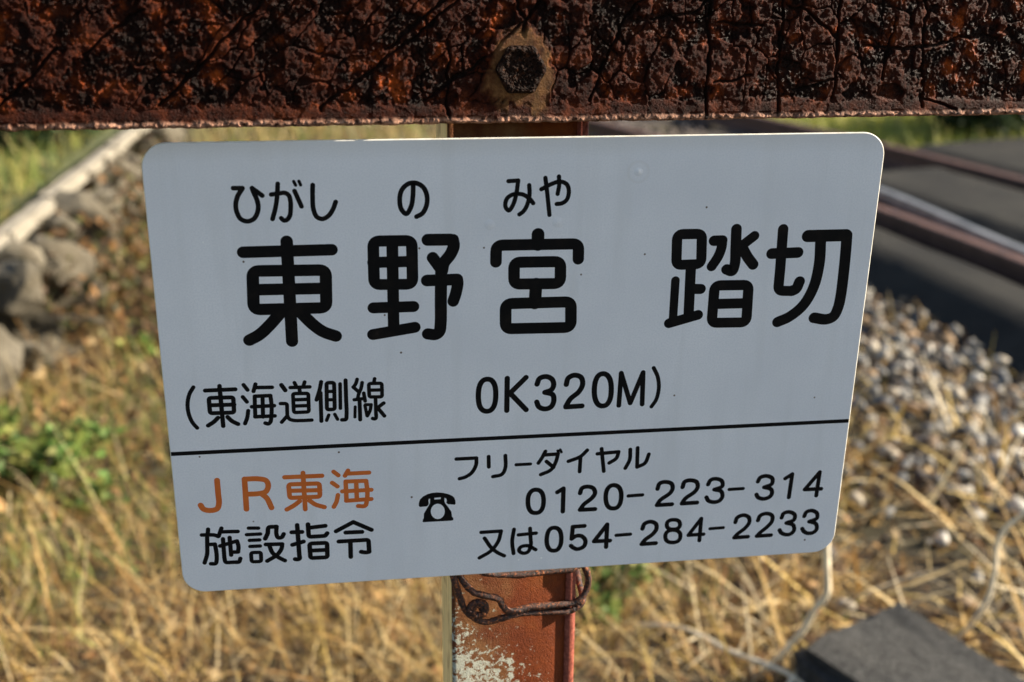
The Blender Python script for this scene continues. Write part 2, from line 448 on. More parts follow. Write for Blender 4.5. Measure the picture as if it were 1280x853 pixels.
# long cracks measured on the face (mm from the middle of the beam, mm above its lower edge)
lines = [[(-212, 12), (-170, 52), (-150, 74)], [(-122, 10), (-62, 55), (-30, 80)], [(-62, 14), (-20, 42), (12, 76)], [(-85, 42), (-40, 80)], [(-250, 40), (-215, 66)],
         [(-14, 14), (8, 38)], [(-48, 3), (-48, 48)], [(38, 14), (58, 60), (74, 80)], [(113, 2), (112, 78)], [(161, 2), (158, 80)], [(198, 12), (196, 78)], [(262, 6), (254, 78)],
         [(232, 24), (236, 60)], [(75, 60), (96, 63), (112, 72)], [(118, 58), (148, 57)], [(118, 22), (142, 28)], [(162, 70), (182, 62), (196, 50)], [(172, 18), (196, 24)], [(216, 44), (240, 42), (262, 44), (290, 50)], [(262, 12), (285, 4)],
         [(-300, 10), (-262, 44)], [(-170, 60), (-196, 84)], [(-12, 78), (-2, 60), (-6, 40)]]
dist = np.full(um.shape, 99.0)
for ln in lines:
    for (x0, y0), (x1, y1) in zip(ln[:-1], ln[1:]):
        dx, dy = x1 - x0, y1 - y0; L2 = dx * dx + dy * dy
        s = np.clip(((wx - x0) * dx + (wy - y0) * dy) / L2, 0, 1)
        dist = np.minimum(dist, np.hypot(wx - x0 - s * dx, wy - y0 - s * dy))
crack = np.maximum(crack * 0.75, 1 - sstep(0.35, 1.25, dist))
ring_r = np.hypot(um + 4.5, vm - 31.5)
crack = crack * sstep(17, 24, ring_r)
band = (1 - sstep(9, 14, vm + 5 * (fbm(um / 15, vm / 15, 2, 19) - .5))) * sstep(3.5, 5, vm)
keep = fbm(um / 13, vm / 13, 3, 31) + 0.30 * (cid - 0.5) + 0.5 * (1 - sstep(3, 15, vm)) - 0.02
keep = np.maximum(keep, 0)
nut_x, nut_v = -4.5, 31.5
dvn = vm - nut_v
rn = np.hypot((um - nut_x) * (1 + 0.10 * (dvn > 0)), dvn * np.where(dvn < 0, 0.72, 0.95)) + 9 * (fbm(um / 11, vm / 14, 3, 46) - .5) + 2.0 * (np.abs(um - nut_x) < 7) * (dvn < -18) * 3
keep = keep + 0.6 * (1 - sstep(20, 25, rn + 6 * (fbm(um / 6, vm / 6, 2, 44) - .5)))
plate = sstep(0.53, 0.57, keep) * (0.55 + 0.45 * sstep(0.35, 0.6, fbm(um / 4, vm / 4, 3, 47)))
plate = np.maximum(plate, 0.9 * (1 - sstep(19, 22, rn + 6 * (fbm(um / 6, vm / 6, 2, 44) - .5))))
ringk = 1 - sstep(20, 24, rn + 6 * (fbm(um / 6, vm / 6, 2, 44) - .5))
plate = np.maximum(plate, np.maximum(ringk, 0.92 * band))
big = sstep(0.40, 0.60, fbm(um / 22, vm / 22, 2, 33))
pit = fbm(um / 3.2, vm / 3.2, 4, 51, 0.6); ridg = 1 - np.abs(2 * fbm(um / 5.0, vm / 5.0, 3, 61, 0.6) - 1)
crumb = -0.6 - 0.6 * (1 - big) + (1.3 + 1.5 * big) * (pit - 0.5) + 1.0 * (ridg - 0.75)
flake = worley(um / 2.6, vm / 2.6, 9)
fl2 = worley(um / 1.5 + pit * 2, vm / 1.5, 14)
crumb = crumb + 0.75 * (fl2[2] - 0.5) + 0.5 * fl2[3] * (fl2[2] - .35) + 1.1 * (flake[2] - 0.5) * (1 - flake[0]) + 0.55 * flake[3] * (flake[2] - .3)
pl = 0.25 + 0.7 * (cid - 0.5) + 0.9 * tx * (cid - 0.4) + 0.6 * ty * (0.5 - cid) + 0.55 * (fbm(um / 7, vm / 7, 3, 71) - 0.5) + 0.5 * (fbm(um / 1.6, vm / 1.6, 2, 72) - .5)
pl = pl * (1 - np.maximum(ringk, 0.7 * band)) + (0.5 + 0.5 * (fbm(um / 8, vm / 8, 3, 77) - .5)) * np.maximum(ringk, 0.7 * band)
h = crumb * (1 - plate) + pl * plate - 2.3 * crack
lipm = 1 - sstep(2.0, 5.0, vm + 2.2 * (fbm(um / 7, 0 * um, 3, 81) - .5))
lip_h = 0.5 + 2.4 * (fbm(um / 16, 0 * um, 2, 84) - .35) + 3.0 * (fbm(um / 4.2, vm / 4.5, 3, 82, 0.6) - .5) + 1.6 * (worley(um / 3.2, vm / 5, 5)[2] - .5)
h = h * (1 - lipm) + lip_h * lipm
h = h - 2.2 * (1 - sstep(0, 1.4, vm))                                                   # worn round at the very edge
h = np.maximum(h, -4.3)
zb = Vv + 0.0011 * (fbm(U * 160, 0 * U, 3, 91) - .5) * (1 - sstep(0, 4, vm)) - 0.0012 * np.exp(-((um - 20) / 160) ** 2) * 0
Pf = np.stack([U, -h / 1000, zb], -1).reshape(-1, 3)
att = np.stack([plate, lipm, np.clip(0.5 + 0.25 * h, 0, 1)], -1).reshape(-1, 3)
ring_m = 1 - sstep(19, 24, rn + 5 * (fbm(um / 6, vm / 6, 2, 44) - .5))
att2 = np.stack([ring_m * plate, cid, crack], -1).reshape(-1, 3)
me = np_mesh('face', Pf, grid_faces(nu, nv), {'surf': att, 'surf2': att2})
q = NT('beam_rust'); c = q.coord()
a1 = q.n('Attribute'); a1.attribute_name = 'surf'; s1 = q.n('SeparateColor'); q.l(a1.outputs['Color'], s1.inputs[0])
a2 = q.n('Attribute'); a2.attribute_name = 'surf2'; s2 = q.n('SeparateColor'); q.l(a2.outputs['Color'], s2.inputs[0])
n1 = q.noise(c, 70, 5, 0.6); n2 = q.noise(c, 700, 5, 0.7); n3 = q.noise(c, 30, 3)
crum = q.ramp(n1, (0.44, (0.008, 0.0018, 0.0006)), (0.54, (0.05, 0.008, 0.0015)), (0.66, (0.28, 0.052, 0.008)))
plat = q.ramp(n1, (0.3, (0.010, 0.0018, 0.0006)), (0.5, (0.042, 0.0065, 0.0015)), (0.72, (0.11, 0.022, 0.005)))
lip_glint = q.ramp(q.noise(c, 240, 4, 0.65), (0.35, (0.03, 0.009, 0.005)), (0.62, (0.50, 0.27, 0.18)))  # pale pink flecks paint the sun's sparkle onto the rusty lower lip
crum = q.mix(q.ramp(n3, (0.42, 0.8), (0.58, 0.0)), crum, (0.009, 0.0025, 0.001))
b0 = q.mix(s1.outputs[0], crum, plat)
b0 = q.mix(q.math('MULTIPLY', s2.outputs[0], q.ramp(q.noise(c, 110, 4, 0.6), (0.34, 0.15), (0.56, 0.95))), b0, q.ramp(n1, (0.35, (0.09, 0.035, 0.012)), (0.65, (0.22, 0.105, 0.036))))
b0 = q.mix(s1.outputs[1], b0, lip_glint)
b0 = q.mix(q.math('MULTIPLY', s2.outputs[2], 0.85), b0, (0.012, 0.006, 0.004))
q.bump(n2, 1.0, 0.0016)
M['beam'] = q.set(base=b0, rough=q.mix(s1.outputs[0], (0.34,) * 3, (0.6,) * 3), spec=0.08)
link('face', me, M['beam'], beam, False)
q = NT('beam_back'); c = q.coord()
n1 = q.noise(c, 60, 5, 0.6); q.bump(q.noise(c, 300, 5), 0.6, 0.002)
M['beam_back'] = q.set(base=q.ramp(n1, (0.3, (0.04, 0.012, 0.007)), (0.7, (0.16, 0.05, 0.02))), rough=0.6)
def box_mesh(name, x0, x1, y0, y1, z0, z1, mat, parent, bev=0.0008):
    bm = bmesh.new(); bmesh.ops.create_cube(bm, size=1)
    for v in bm.verts: v.co = (x0 + (v.co.x + .5) * (x1 - x0), y0 + (v.co.y + .5) * (y1 - y0), z0 + (v.co.z + .5) * (z1 - z0))
    bmesh.ops.bevel(bm, geom=bm.edges[:], offset=bev, segments=2, affect='EDGES')
    return bm_obj(name, bm, mat, parent)
box_mesh('leg', BX0, BX1, 0.0046, 0.0100, 0.0008, BH - 0.0005, M['beam_back'], beam)
box_mesh('top_flange', BX0, BX1, 0.0, 0.085, BH - 0.001, BH + 0.0075, M['beam_back'], beam)
# hexagonal nut on its washer
def hexnut(cx, cz, rad, y0, y1, name, mat, parent):
    nr, na = 26, 72; V = []; F = []
    for i in range(nr + 1):
        for j in range(na):
            a = 2 * math.pi * j / na
            k = a % R(60) - R(30)
            rh = rad * math.cos(R(30)) / math.cos(k)          # flat-sided radius
            rh = min(rh, rad * 0.965)
            s = i / nr
            rr = rh * s
            x, z = rr * math.cos(a), rr * math.sin(a)
            d = 0.0016 * (float(fbm(x * 420 + 3, z * 420, 3, 5)) - 0.5) + 0.0009 * (float(vnoise(x * 1500, z * 1500, 3)) - .5)
            y = y1 + d * 1.2 + 0.0011 * (1 - float(sstep(0.55, 0.85, s)))       # dished by corrosion
            if s > 0.9: y += 0.0008 * (s - 0.9) / 0.1
            V.append((cx + x, y, cz + z))
    for i in range(nr):
        for j in range(na): F.append((i * na + j, i * na + (j + 1) % na, (i + 1) * na + (j + 1) % na, (i + 1) * na + j))
    b = len(V)
    for j in range(na):
        x, y, z = V[nr * na + j]; V.append((cx + (x - cx) * 1.04, y0, cz + (z - cz) * 1.04))
    for j in range(na): F.append((nr * na + j, nr * na + (j + 1) % na, b + (j + 1) % na, b + j))
    me = bpy.data.meshes.new(name); me.from_pydata(V, [], F); me.update()
    bm = bmesh.new(); bm.from_mesh(me); bmesh.ops.remove_doubles(bm, verts=bm.verts, dist=1e-7); bmesh.ops.recalc_face_normals(bm, faces=bm.faces); bm.to_mesh(me); bm.free()
    return link(name, me, mat, parent, False)
q = NT('nut_rust'); c = q.coord()
n1 = q.noise(c, 400, 5, 0.7); q.bump(n1, 0.9, 0.0015)
M['nut'] = q.set(base=q.ramp(n1, (0.4, (0.006, 0.003, 0.002)), (0.6, (0.022, 0.009, 0.005)), (0.78, (0.16, 0.05, 0.02))), rough=0.5, spec=0.07)
hexnut(nut_x / 1000, nut_v / 1000, 0.0158, 0.001, -0.0024, 'hex_nut', M['nut'], beam)

GLYPHS = [
("hiragana_character","b",[("L",2.87,[(-174.4,123),(-169.1,122.9)]),
 ("C",2.89,[(-169.1,122.8),(-172.3,117.8),(-173.6,113),(-173.3,108.7),(-171.4,104.4),(-167.7,102.8),(-163.9,104.1),(-161.6,107.5),(-160.7,111.8),(-161.4,116.3),(-162.9,120.3),(-163.6,122.8)]),
 ("L",2.88,[(-163.6,122.8),(-158,118.2)])]),
("hiragana_character","b",[("C",2.79,[(-152.8,118.7),(-148.9,119.2),(-144.8,119.5),(-142.7,118),(-141.9,114.7),(-142,109.8),(-142.7,105.6),(-144.5,103.2),(-146.3,102.8),(-147.8,104.2)]),
 ("C",2.78,[(-148.7,125.1),(-149.4,117.9),(-150.8,110.6),(-152.9,103.8)]),
 ("L",2.79,[(-139.2,120.6),(-135.6,111.1)]),
 ("L",1.95,[(-139.4,126.3),(-138.4,124)]),
 ("L",1.95,[(-136.4,126.4),(-135.5,124.1)])]),
("hiragana_character","b",[("C",2.87,[(-128.5,123.9),(-128.9,116.2),(-128.7,109.2),(-127,104.6),(-123.7,103.2),(-120.1,105),(-117.3,108.9),(-115.5,113.4)])]),
("hiragana_character","b",[("C",2.96,[(-69.4,122.8),(-69.7,115.8),(-70.9,109.4),(-73.8,105.1),(-76.7,108),(-77.6,114),(-76.2,119.9),(-72.3,123.5),(-67.9,123.9),(-63.6,121.4),(-61.3,116.1),(-61.6,110.1),(-64.1,105.2),(-67.7,103.2)])]),
("hiragana_character","b",[("L",2.69,[(-12.1,123.9),(-6.2,124.2)]),
 ("C",2.71,[(-6.2,124.2),(-7.1,116.5),(-9,109.4),(-11.6,105.7),(-13.7,108.1),(-13,112.9),(-9.6,115.5),(-3.6,115.6),(0.9,112.8),(3.3,109.9)]),
 ("C",2.72,[(0.6,121.2),(0.9,115.3),(-0.5,108.7),(-2.7,104.9),(-5.1,103.1)])]),
("hiragana_character","b",[("C",2.72,[(8.1,118.5),(14.2,121.6),(19.6,123),(23.7,121.2),(25.1,116.8),(24,111.7),(21.1,109.5),(17.8,109.1)]),
 ("C",2.72,[(10.4,125.5),(11.9,115.1),(13.5,102.3)]),
 ("C",2.71,[(18.7,126.2),(19,121),(18.2,115.4)])]),
("kanji_character","b",[("L",7.29,[(-171.3,83.8),(-119,83.9)]),
 ("L",7.44,[(-145.4,89.8),(-145.5,25.7)]),
 ("B",7.43,[(-166.5,71.9),(-123.1,71.2),(-123.7,46.9),(-167.4,47.3)]),
 ("L",7.43,[(-166.6,60),(-123.4,59.5)]),
 ("C",7.54,[(-152.1,44),(-158.9,36.4),(-165.1,30.8),(-171.2,27.5)]),
 ("C",7.6,[(-138.6,43.5),(-132.6,36.6),(-126.4,31.4),(-118.7,28.1)])]),
("kanji_character","b",[("B",7.1,[(-94.1,88.6),(-70.8,88.3),(-70.7,60.4),(-94.2,60.9)]),
 ("L",7.18,[(-82.6,88.3),(-82.9,31.5)]),
 ("L",7.1,[(-94.5,75.1),(-70.8,75.1)]),
 ("L",7.26,[(-95.1,45.8),(-70.4,45.8)]),
 ("L",7.34,[(-95.8,28.2),(-69.8,32)]),
 ("L",7.64,[(-61.1,88.5),(-47.4,88.3)]),
 ("C",7.52,[(-45.8,88.1),(-45.3,84),(-47.4,78.8),(-51.4,73.4),(-52.5,68.6)]),
 ("L",7.35,[(-58.2,77.1),(-52.5,68.6)]),
 ("L",7.61,[(-61.8,62.5),(-43.3,62.6)]),
 ("C",7.28,[(-43.1,62.4),(-42.9,59.7),(-44.1,53.4),(-45.7,48.4)]),
 ("C",7.54,[(-53,68.8),(-53.4,50.3),(-53.6,34.4),(-54.5,28.6),(-57,26.7),(-61.7,27.3)])]),
("kanji_character","b",[("L",7.97,[(6.7,90.2),(6.8,83.5)]),
 ("L",7.26,[(-19.2,73.1),(-19.1,83.9),(32.3,83.4),(32.5,73.5)]),
 ("B",7.33,[(-7.9,72.6),(21.3,72.2),(21.6,57.8),(-7.7,58.4)]),
 ("L",7.99,[(6.2,58.1),(5.8,45.2)]),
 ("B",7.49,[(-12.8,45.6),(28.8,45.4),(29.3,28.1),(-12.6,28.8)])]),
("kanji_character","b",[("B",6.71,[(94.9,87.9),(110.9,87.7),(111.9,67.8),(95.7,67.7)]),
 ("L",6.86,[(105.3,65.2),(106.1,32.4)]),
 ("L",6.85,[(106.7,51.4),(112.8,51.1)]),
 ("L",5.63,[(95.8,57.4),(95.9,31.8)]),
 ("L",6.76,[(93.5,28.5),(112.3,33.5)]),
 ("L",6.89,[(119.1,83),(124.5,83)]),
 ("C",6.59,[(124.5,82.8),(124.3,78.1),(122.6,72.5),(118.9,66.1)]),
 ("C",6.97,[(133.1,90.2),(133.7,77.4),(134,66.9),(132.6,62.6),(128.8,63.8)]),
 ("L",6.41,[(145.3,85.5),(138.1,79.7)]),
 ("C",6.99,[(137.7,78.6),(141.8,71.9),(146.2,66.4)]),
 ("B",6.96,[(121.9,53.2),(144.4,52.8),(145.2,27.1),(121.9,27.7)]),
 ("L",6.95,[(122.1,40.6),(144.7,40.4)])]),
("kanji_character","b",[("L",7.21,[(157.8,73.4),(175.3,73.6)]),
 ("L",6.91,[(163.8,89.3),(164.5,63.4),(164.6,48.1),(174.5,47.7)]),
 ("C",7.35,[(173.6,47.8),(176.6,49.1),(178.4,53.9)]),
 ("L",8.09,[(180.7,84.4),(206.1,84.3)]),
 ("C",7.43,[(206.8,84.1),(207.3,74.4),(207.7,58.5),(207.6,43.2),(206.7,35),(204.3,29.1),(199.5,27.2),(191,28.6)]),
 ("C",7.37,[(189.6,81),(190.4,66.1),(188.4,50.1),(182.7,37.7),(174.1,30),(166.4,26.6)])]),
("bracket","b",[("C",2.59,[(-207.1,-2.3),(-209.8,-6.8),(-211.5,-13.3),(-211.4,-19.9),(-209.7,-26),(-207,-30.2)])]),
("kanji_character","b",[("L",2.81,[(-200.2,-4.9),(-181.9,-4.9)]),
 ("L",2.83,[(-191.3,-2.2),(-191,-29.7)]),
 ("B",2.83,[(-198.4,-10),(-183.5,-10.3),(-183.7,-20.7),(-198.4,-20.5)]),
 ("L",2.83,[(-198.2,-15),(-183.3,-15.3)]),
 ("C",2.85,[(-193.8,-23.8),(-196.4,-26.4),(-200.2,-28.9)]),
 ("C",2.86,[(-187.9,-23.6),(-185.4,-26.5),(-181.8,-28.8)])]),
("kanji_character","b",[("L",2.59,[(-176.7,-2.1),(-174.5,-5.7)]),
 ("L",2.61,[(-177.7,-10.3),(-175.4,-13.8)]),
 ("C",2.63,[(-175,-19.9),(-175.9,-24.7),(-177.5,-28.7)]),
 ("L",2.6,[(-169.4,-2),(-170.9,-6.8)]),
 ("L",2.6,[(-169.7,-4.3),(-159.4,-4.6)]),
 ("L",2.61,[(-170.4,-10.2),(-160.7,-10.2)]),
 ("L",2.62,[(-170.4,-10.2),(-170.9,-24.3)]),
 ("C",2.64,[(-160.7,-10.2),(-160.4,-17),(-161,-24.8),(-161.8,-28.4),(-163.2,-29.6),(-165,-29)]),
 ("L",2.64,[(-171,-24.3),(-158.8,-24.3)]),
 ("L",2.62,[(-172.6,-17.3),(-158.8,-17.2)]),
 ("L",2.63,[(-165.6,-10.4),(-166.1,-24.6)])]),
("kanji_character","b",[("L",2.85,[(-153.6,-3.3),(-151.4,-7)]),
 ("L",2.49,[(-154.8,-16),(-150.8,-16.2),(-151.1,-24.6)]),
 ("L",2.5,[(-151.2,-24.8),(-154.8,-28.9)]),
 ("C",2.51,[(-151.1,-24.3),(-150,-26.8),(-147.4,-28),(-142.1,-28.4),(-136,-28.4)]),
 ("L",2.47,[(-145.5,-2.1),(-144.6,-4.3)]),
 ("L",2.47,[(-139.2,-1.9),(-140,-4.5)]),
 ("L",2.47,[(-148.2,-5.3),(-136.2,-5.4)]),
 ("L",2.48,[(-142.7,-5.7),(-142.4,-9.5)]),
 ("B",2.49,[(-146.8,-9.5),(-137.3,-9.8),(-137.5,-22.6),(-146.9,-22.6)]),
 ("L",2.49,[(-146.7,-13.8),(-137.4,-13.9)]),
 ("L",2.5,[(-146.9,-18.1),(-137.4,-18.2)])]),
("kanji_character","b",[("C",2.62,[(-129,-2.3),(-130.2,-7.7),(-132.4,-14.5)]),
 ("L",2.64,[(-129.7,-9.8),(-130,-29.4)]),
 ("B",2.63,[(-125.7,-3.1),(-121,-3.2),(-121.3,-21.6),(-126.2,-21.6)]),
 ("L",2.36,[(-125.8,-9.1),(-121,-9.2)]),
 ("L",2.37,[(-126,-14.8),(-121,-14.9)]),
 ("L",2.26,[(-125.2,-25.4),(-126.7,-29.1)]),
 ("L",2.26,[(-121.4,-25.1),(-119.8,-28.7)]),
 ("L",2.37,[(-117.3,-4.2),(-117.7,-21.1)]),
 ("C",2.65,[(-113.8,-1.9),(-113.9,-14),(-114,-25.8),(-114.6,-29),(-117,-29.2)])]),
("kanji_character","b",[("C",2.41,[(-106.6,-1.6),(-107.4,-4.3),(-109,-6.9)]),
 ("L",2.42,[(-109.2,-6.8),(-105.6,-10.5)]),
 ("C",2.42,[(-103.5,-4),(-104.3,-7.8),(-105.8,-11.4),(-106.5,-14.1)]),
 ("L",2.43,[(-108.8,-15.6),(-102.6,-15)]),
 ("L",2.43,[(-102.7,-11.3),(-102,-16.8)]),
 ("L",2.62,[(-105.5,-16),(-105.5,-29.7)]),
 ("L",2.01,[(-108.4,-20.5),(-108.8,-27.7)]),
 ("L",2.42,[(-95.6,-1.7),(-96.1,-4.1)]),
 ("B",2.43,[(-99.4,-4.8),(-91.2,-5),(-91.2,-14.4),(-99.3,-14.1)]),
 ("L",2.43,[(-99.4,-9.4),(-91.1,-9.6)]),
 ("L",2.45,[(-95.4,-14.6),(-95.4,-27)]),
 ("C",2.46,[(-95.3,-26.6),(-95.5,-29.1),(-96.4,-29.6),(-97.6,-29.2)]),
 ("L",2.18,[(-101.9,-19.3),(-98.4,-19.5)]),
 ("C",2.28,[(-98.3,-19.5),(-99.1,-23.6),(-100.9,-27.3)]),
 ("L",2.19,[(-102.2,-19.8),(-101.1,-27.2)]),
 ("L",2.54,[(-90.3,-18.8),(-94.3,-21.8)]),
 ("L",2.55,[(-94.3,-21.8),(-90.1,-27.8)])]),
("latin_character","b",[("E",3.52,[(-18.4,-16.8),(-18.8,-21.8),(-19.9,-25.2),(-21.7,-27.3),(-24.2,-27.9),(-26.7,-27),(-28.4,-24.8),(-29.4,-21.2),(-29.7,-16.3),(-29.3,-11.3),(-28.2,-8),(-26.4,-5.9),(-23.9,-5.3),(-21.4,-6.1),(-19.7,-8.4),(-18.7,-11.8)])]),
("latin_character","b",[("L",3.53,[(-11.1,-5.3),(-11.1,-28)]),
 ("L",3.52,[(1.1,-5.2),(-9.1,-15.8)]),
 ("L",3.55,[(-9.1,-15.8),(1.6,-28.1)])]),
("latin_character","b",[("C",3.54,[(8.4,-10.3),(9.9,-6.4),(14.2,-5.2),(18.1,-7.3),(19.3,-11.4),(17.8,-14.7),(13.6,-16.3)]),
 ("C",3.57,[(13.6,-16.3),(18.8,-18.2),(19.7,-22.6),(17.9,-26.9),(13.7,-28.1),(9.9,-26.3),(8.5,-22.9)])]),
("latin_character","b",[("C",3.57,[(27.6,-11.4),(28.8,-6.9),(33,-5.1),(37.1,-6.8),(38.4,-11.5),(36.2,-16.8),(30.7,-21.7),(27.8,-26.9)]),
 ("L",3.6,[(27.8,-27.4),(38.5,-27.2)])]),
("latin_character","b",[("E",3.59,[(57.6,-16.6),(57.4,-21.6),(56.4,-25.1),(54.7,-27.3),(52.2,-27.9),(49.7,-27),(48,-24.7),(46.8,-21.1),(46.3,-16.1),(46.6,-11.1),(47.6,-7.7),(49.2,-5.6),(51.7,-4.9),(54.1,-5.8),(55.9,-8.1),(57.1,-11.6)])]),
("latin_character","b",[("L",3.27,[(63.2,-28.1),(63.7,-5)]),
 ("L",3.27,[(63.7,-5),(70.8,-26.7)]),
 ("L",3.28,[(70.8,-26.7),(78.3,-5.2)]),
 ("L",3.28,[(78.3,-5.2),(78.9,-27.9)])]),
("bracket","b",[("C",2.72,[(85.2,-2.3),(88.3,-8.8),(89.5,-17),(88.2,-25.1),(85.3,-30)])]),
("latin_character","o",[("C",3.74,[(-197.6,-67.8),(-197.6,-77.6),(-197.6,-84.3),(-199.1,-88.3),(-203.6,-89.3),(-207.6,-88),(-209.2,-85.1)])]),
("latin_character","o",[("L",3.66,[(-180.6,-89.8),(-180.4,-67.9)]),
 ("C",3.65,[(-180.4,-67.9),(-171.8,-68.2),(-166.9,-69.8),(-165.8,-73.7),(-167.6,-77.8),(-172,-78.9),(-179.9,-78.9)]),
 ("C",3.68,[(-170,-79.6),(-167.2,-82.6),(-164.6,-89.8)])]),
("kanji_character","o",[("L",3.13,[(-155.1,-68.1),(-131.3,-68.4)]),
 ("L",3.15,[(-143.3,-65.6),(-143.1,-92.3)]),
 ("B",3.15,[(-152.9,-73.4),(-133.2,-73.9),(-133.2,-83.6),(-152.6,-83.3)]),
 ("L",3.15,[(-152.7,-78.1),(-133,-78.8)]),
 ("C",3.17,[(-146.4,-86.1),(-150.3,-89.1),(-154.9,-91.7)]),
 ("C",3.18,[(-140.1,-86),(-136.4,-89.2),(-130.7,-91.5)])]),
("kanji_character","o",[("L",2.96,[(-123.8,-65.9),(-120.8,-68.7)]),
 ("L",2.98,[(-125,-73.9),(-121.7,-76.8)]),
 ("C",3.01,[(-121.6,-83.1),(-122.8,-88.1),(-124.6,-91.7)]),
 ("L",2.97,[(-114.5,-65.6),(-116.6,-69.3)]),
 ("L",2.98,[(-115.2,-67.8),(-101,-67.9)]),
 ("L",2.99,[(-116.3,-73.5),(-103.1,-73.8)]),
 ("L",3.0,[(-116.3,-73.5),(-116.2,-87.7)]),
 ("C",3.02,[(-103.1,-73.8),(-102.5,-81.6),(-103,-88.4),(-104.3,-92.2),(-108.8,-92.1)]),
 ("L",3.02,[(-116.4,-87.7),(-100.1,-87.4)]),
 ("L",3.0,[(-118.7,-80.6),(-99.9,-80.6)]),
 ("L",3.0,[(-109.5,-73.9),(-109.5,-87.5)])]),
("kanji_character","b",[("L",2.81,[(-205.9,-103),(-206.3,-106.2)]),
 ("C",2.81,[(-210.2,-107),(-206.1,-107.2),(-202.2,-107.6),(-199.8,-108.8)]),
 ("C",2.83,[(-206.8,-106.7),(-207.4,-116.2),(-207.9,-121.5),(-210,-128)]),
 ("L",2.83,[(-206.7,-114.4),(-202.4,-114.4)]),
 ("C",2.85,[(-202.4,-114.4),(-201.9,-120.8),(-202.2,-126.7),(-203.1,-129),(-206,-129)]),
 ("L",2.81,[(-197.4,-102.8),(-199.5,-108.5)]),
 ("L",2.82,[(-197.3,-105.5),(-187.2,-105.9)]),
 ("L",2.84,[(-197,-110.8),(-197.1,-124.9)]),
 ("L",2.86,[(-197.1,-124.9),(-196.7,-128.8),(-189.2,-128.9)]),
 ("C",2.87,[(-189.7,-129.1),(-187.9,-128.8),(-186.9,-126.3)]),
 ("L",2.84,[(-199.2,-116),(-188.2,-113)]),
 ("C",2.85,[(-188.2,-113),(-187.5,-117),(-188,-121.3)]),
 ("L",2.85,[(-188,-121.3),(-192.3,-121.1)]),
 ("L",2.84,[(-192.7,-110.1),(-192.6,-123.3)])]),
("kanji_character","b",[("L",2.63,[(-180.1,-103.9),(-173.9,-104.3)]),
 ("L",2.64,[(-181.7,-108.7),(-172.9,-108.8)]),
 ("L",2.65,[(-180.1,-113.1),(-173.7,-113.2)]),
 ("L",2.66,[(-180,-117.7),(-173.6,-117.8)]),
 ("B",2.67,[(-179.8,-122.4),(-173.4,-122.6),(-173.6,-129.6),(-179.8,-129.4)]),
 ("L",3.06,[(-170,-112.5),(-168.1,-108.6),(-167.6,-103.9),(-162.2,-104)]),
 ("C",2.93,[(-162.2,-104),(-162.6,-109.4),(-161.6,-112.3),(-159.3,-112.2),(-157.9,-109.8)]),
 ("L",2.95,[(-169.9,-116.9),(-159.3,-117.3)]),
 ("C",2.96,[(-159.3,-117.3),(-160,-120.9),(-163.1,-125.3),(-169.7,-129.5)]),
 ("C",2.96,[(-167.8,-117.3),(-165.9,-123.5),(-162.3,-127.2),(-158.2,-130)])]),
("kanji_character","b",[("L",3.08,[(-152.7,-108.9),(-146,-109.1)]),
 ("L",3.1,[(-152.7,-118.4),(-145.4,-116.4)]),
 ("L",3.1,[(-148.9,-103.7),(-148.6,-127.8)]),
 ("C",3.12,[(-148.5,-127.1),(-148.6,-129.2),(-150,-129.7),(-151.5,-129.4)]),
 ("L",3.09,[(-141.9,-103.6),(-141.8,-113.1),(-133.2,-113.1)]),
 ("C",3.1,[(-133.8,-113.1),(-131.2,-112.9),(-129.7,-111.2)]),
 ("L",3.08,[(-141.7,-106.3),(-130.7,-105.5)]),
 ("B",3.12,[(-141.6,-118.2),(-130.1,-118.4),(-130.3,-129.5),(-141.4,-129.3)]),
 ("L",3.12,[(-141.5,-123.6),(-130.2,-123.8)])]),
("kanji_character","b",[("L",3.1,[(-123.9,-110.1),(-112.4,-103.9)]),
 ("L",3.11,[(-112.4,-103.9),(-100.6,-110.6)]),
 ("L",3.12,[(-117.6,-111.5),(-106.9,-111.7)]),
 ("L",3.14,[(-122.4,-118),(-102.8,-118),(-102.6,-127.3)]),
 ("C",3.16,[(-102.6,-126.5),(-103.4,-127.4),(-105.4,-127.5),(-107.9,-126.9)]),
 ("L",3.14,[(-114.8,-118.7),(-114.9,-130.3)])]),
("katakana_character","b",[("L",2.65,[(-44,-61.3),(-30.8,-61.3)]),
 ("C",2.67,[(-30.8,-61.3),(-31,-66.3),(-33.9,-72),(-38.3,-75),(-41.9,-75.9)])]),
("katakana_character","b",[("L",2.66,[(-22.7,-60.7),(-22.5,-68.3)]),
 ("C",2.68,[(-11.6,-60.6),(-11.5,-69.6),(-13.7,-74.3),(-19.7,-75.7)])]),
("long_vowel_mark","b",[("L",2.4,[(-4.3,-67.8),(5.2,-67.8)])]),
("katakana_character","b",[("C",2.69,[(15.1,-59),(12.9,-63.6),(10.6,-67.4)]),
 ("L",2.69,[(15.2,-61.6),(23.6,-61.4)]),
 ("C",2.7,[(23.6,-61.4),(22.4,-66.9),(19.2,-72.9),(12.4,-76.1)]),
 ("L",2.7,[(16,-66.5),(20.9,-71.2)]),
 ("L",1.84,[(23.3,-58.9),(24.1,-61)]),
 ("L",1.84,[(25,-58.3),(25.9,-60.2)])]),
("katakana_character","b",[("C",2.71,[(43.3,-59.7),(38.8,-64.2),(30.8,-67.3)]),
 ("L",2.72,[(38.9,-65.4),(38.7,-75.4)])]),
("katakana_character","b",[("L",2.72,[(50.3,-62.8),(64.7,-62.1)]),
 ("C",2.73,[(64.7,-62.1),(63.4,-66.8),(58.7,-70.1)]),
 ("L",2.73,[(53,-59.2),(55.2,-76.1)])]),
("katakana_character","b",[("C",2.74,[(72.6,-60.8),(72.6,-68.5),(69.9,-74.7)]),
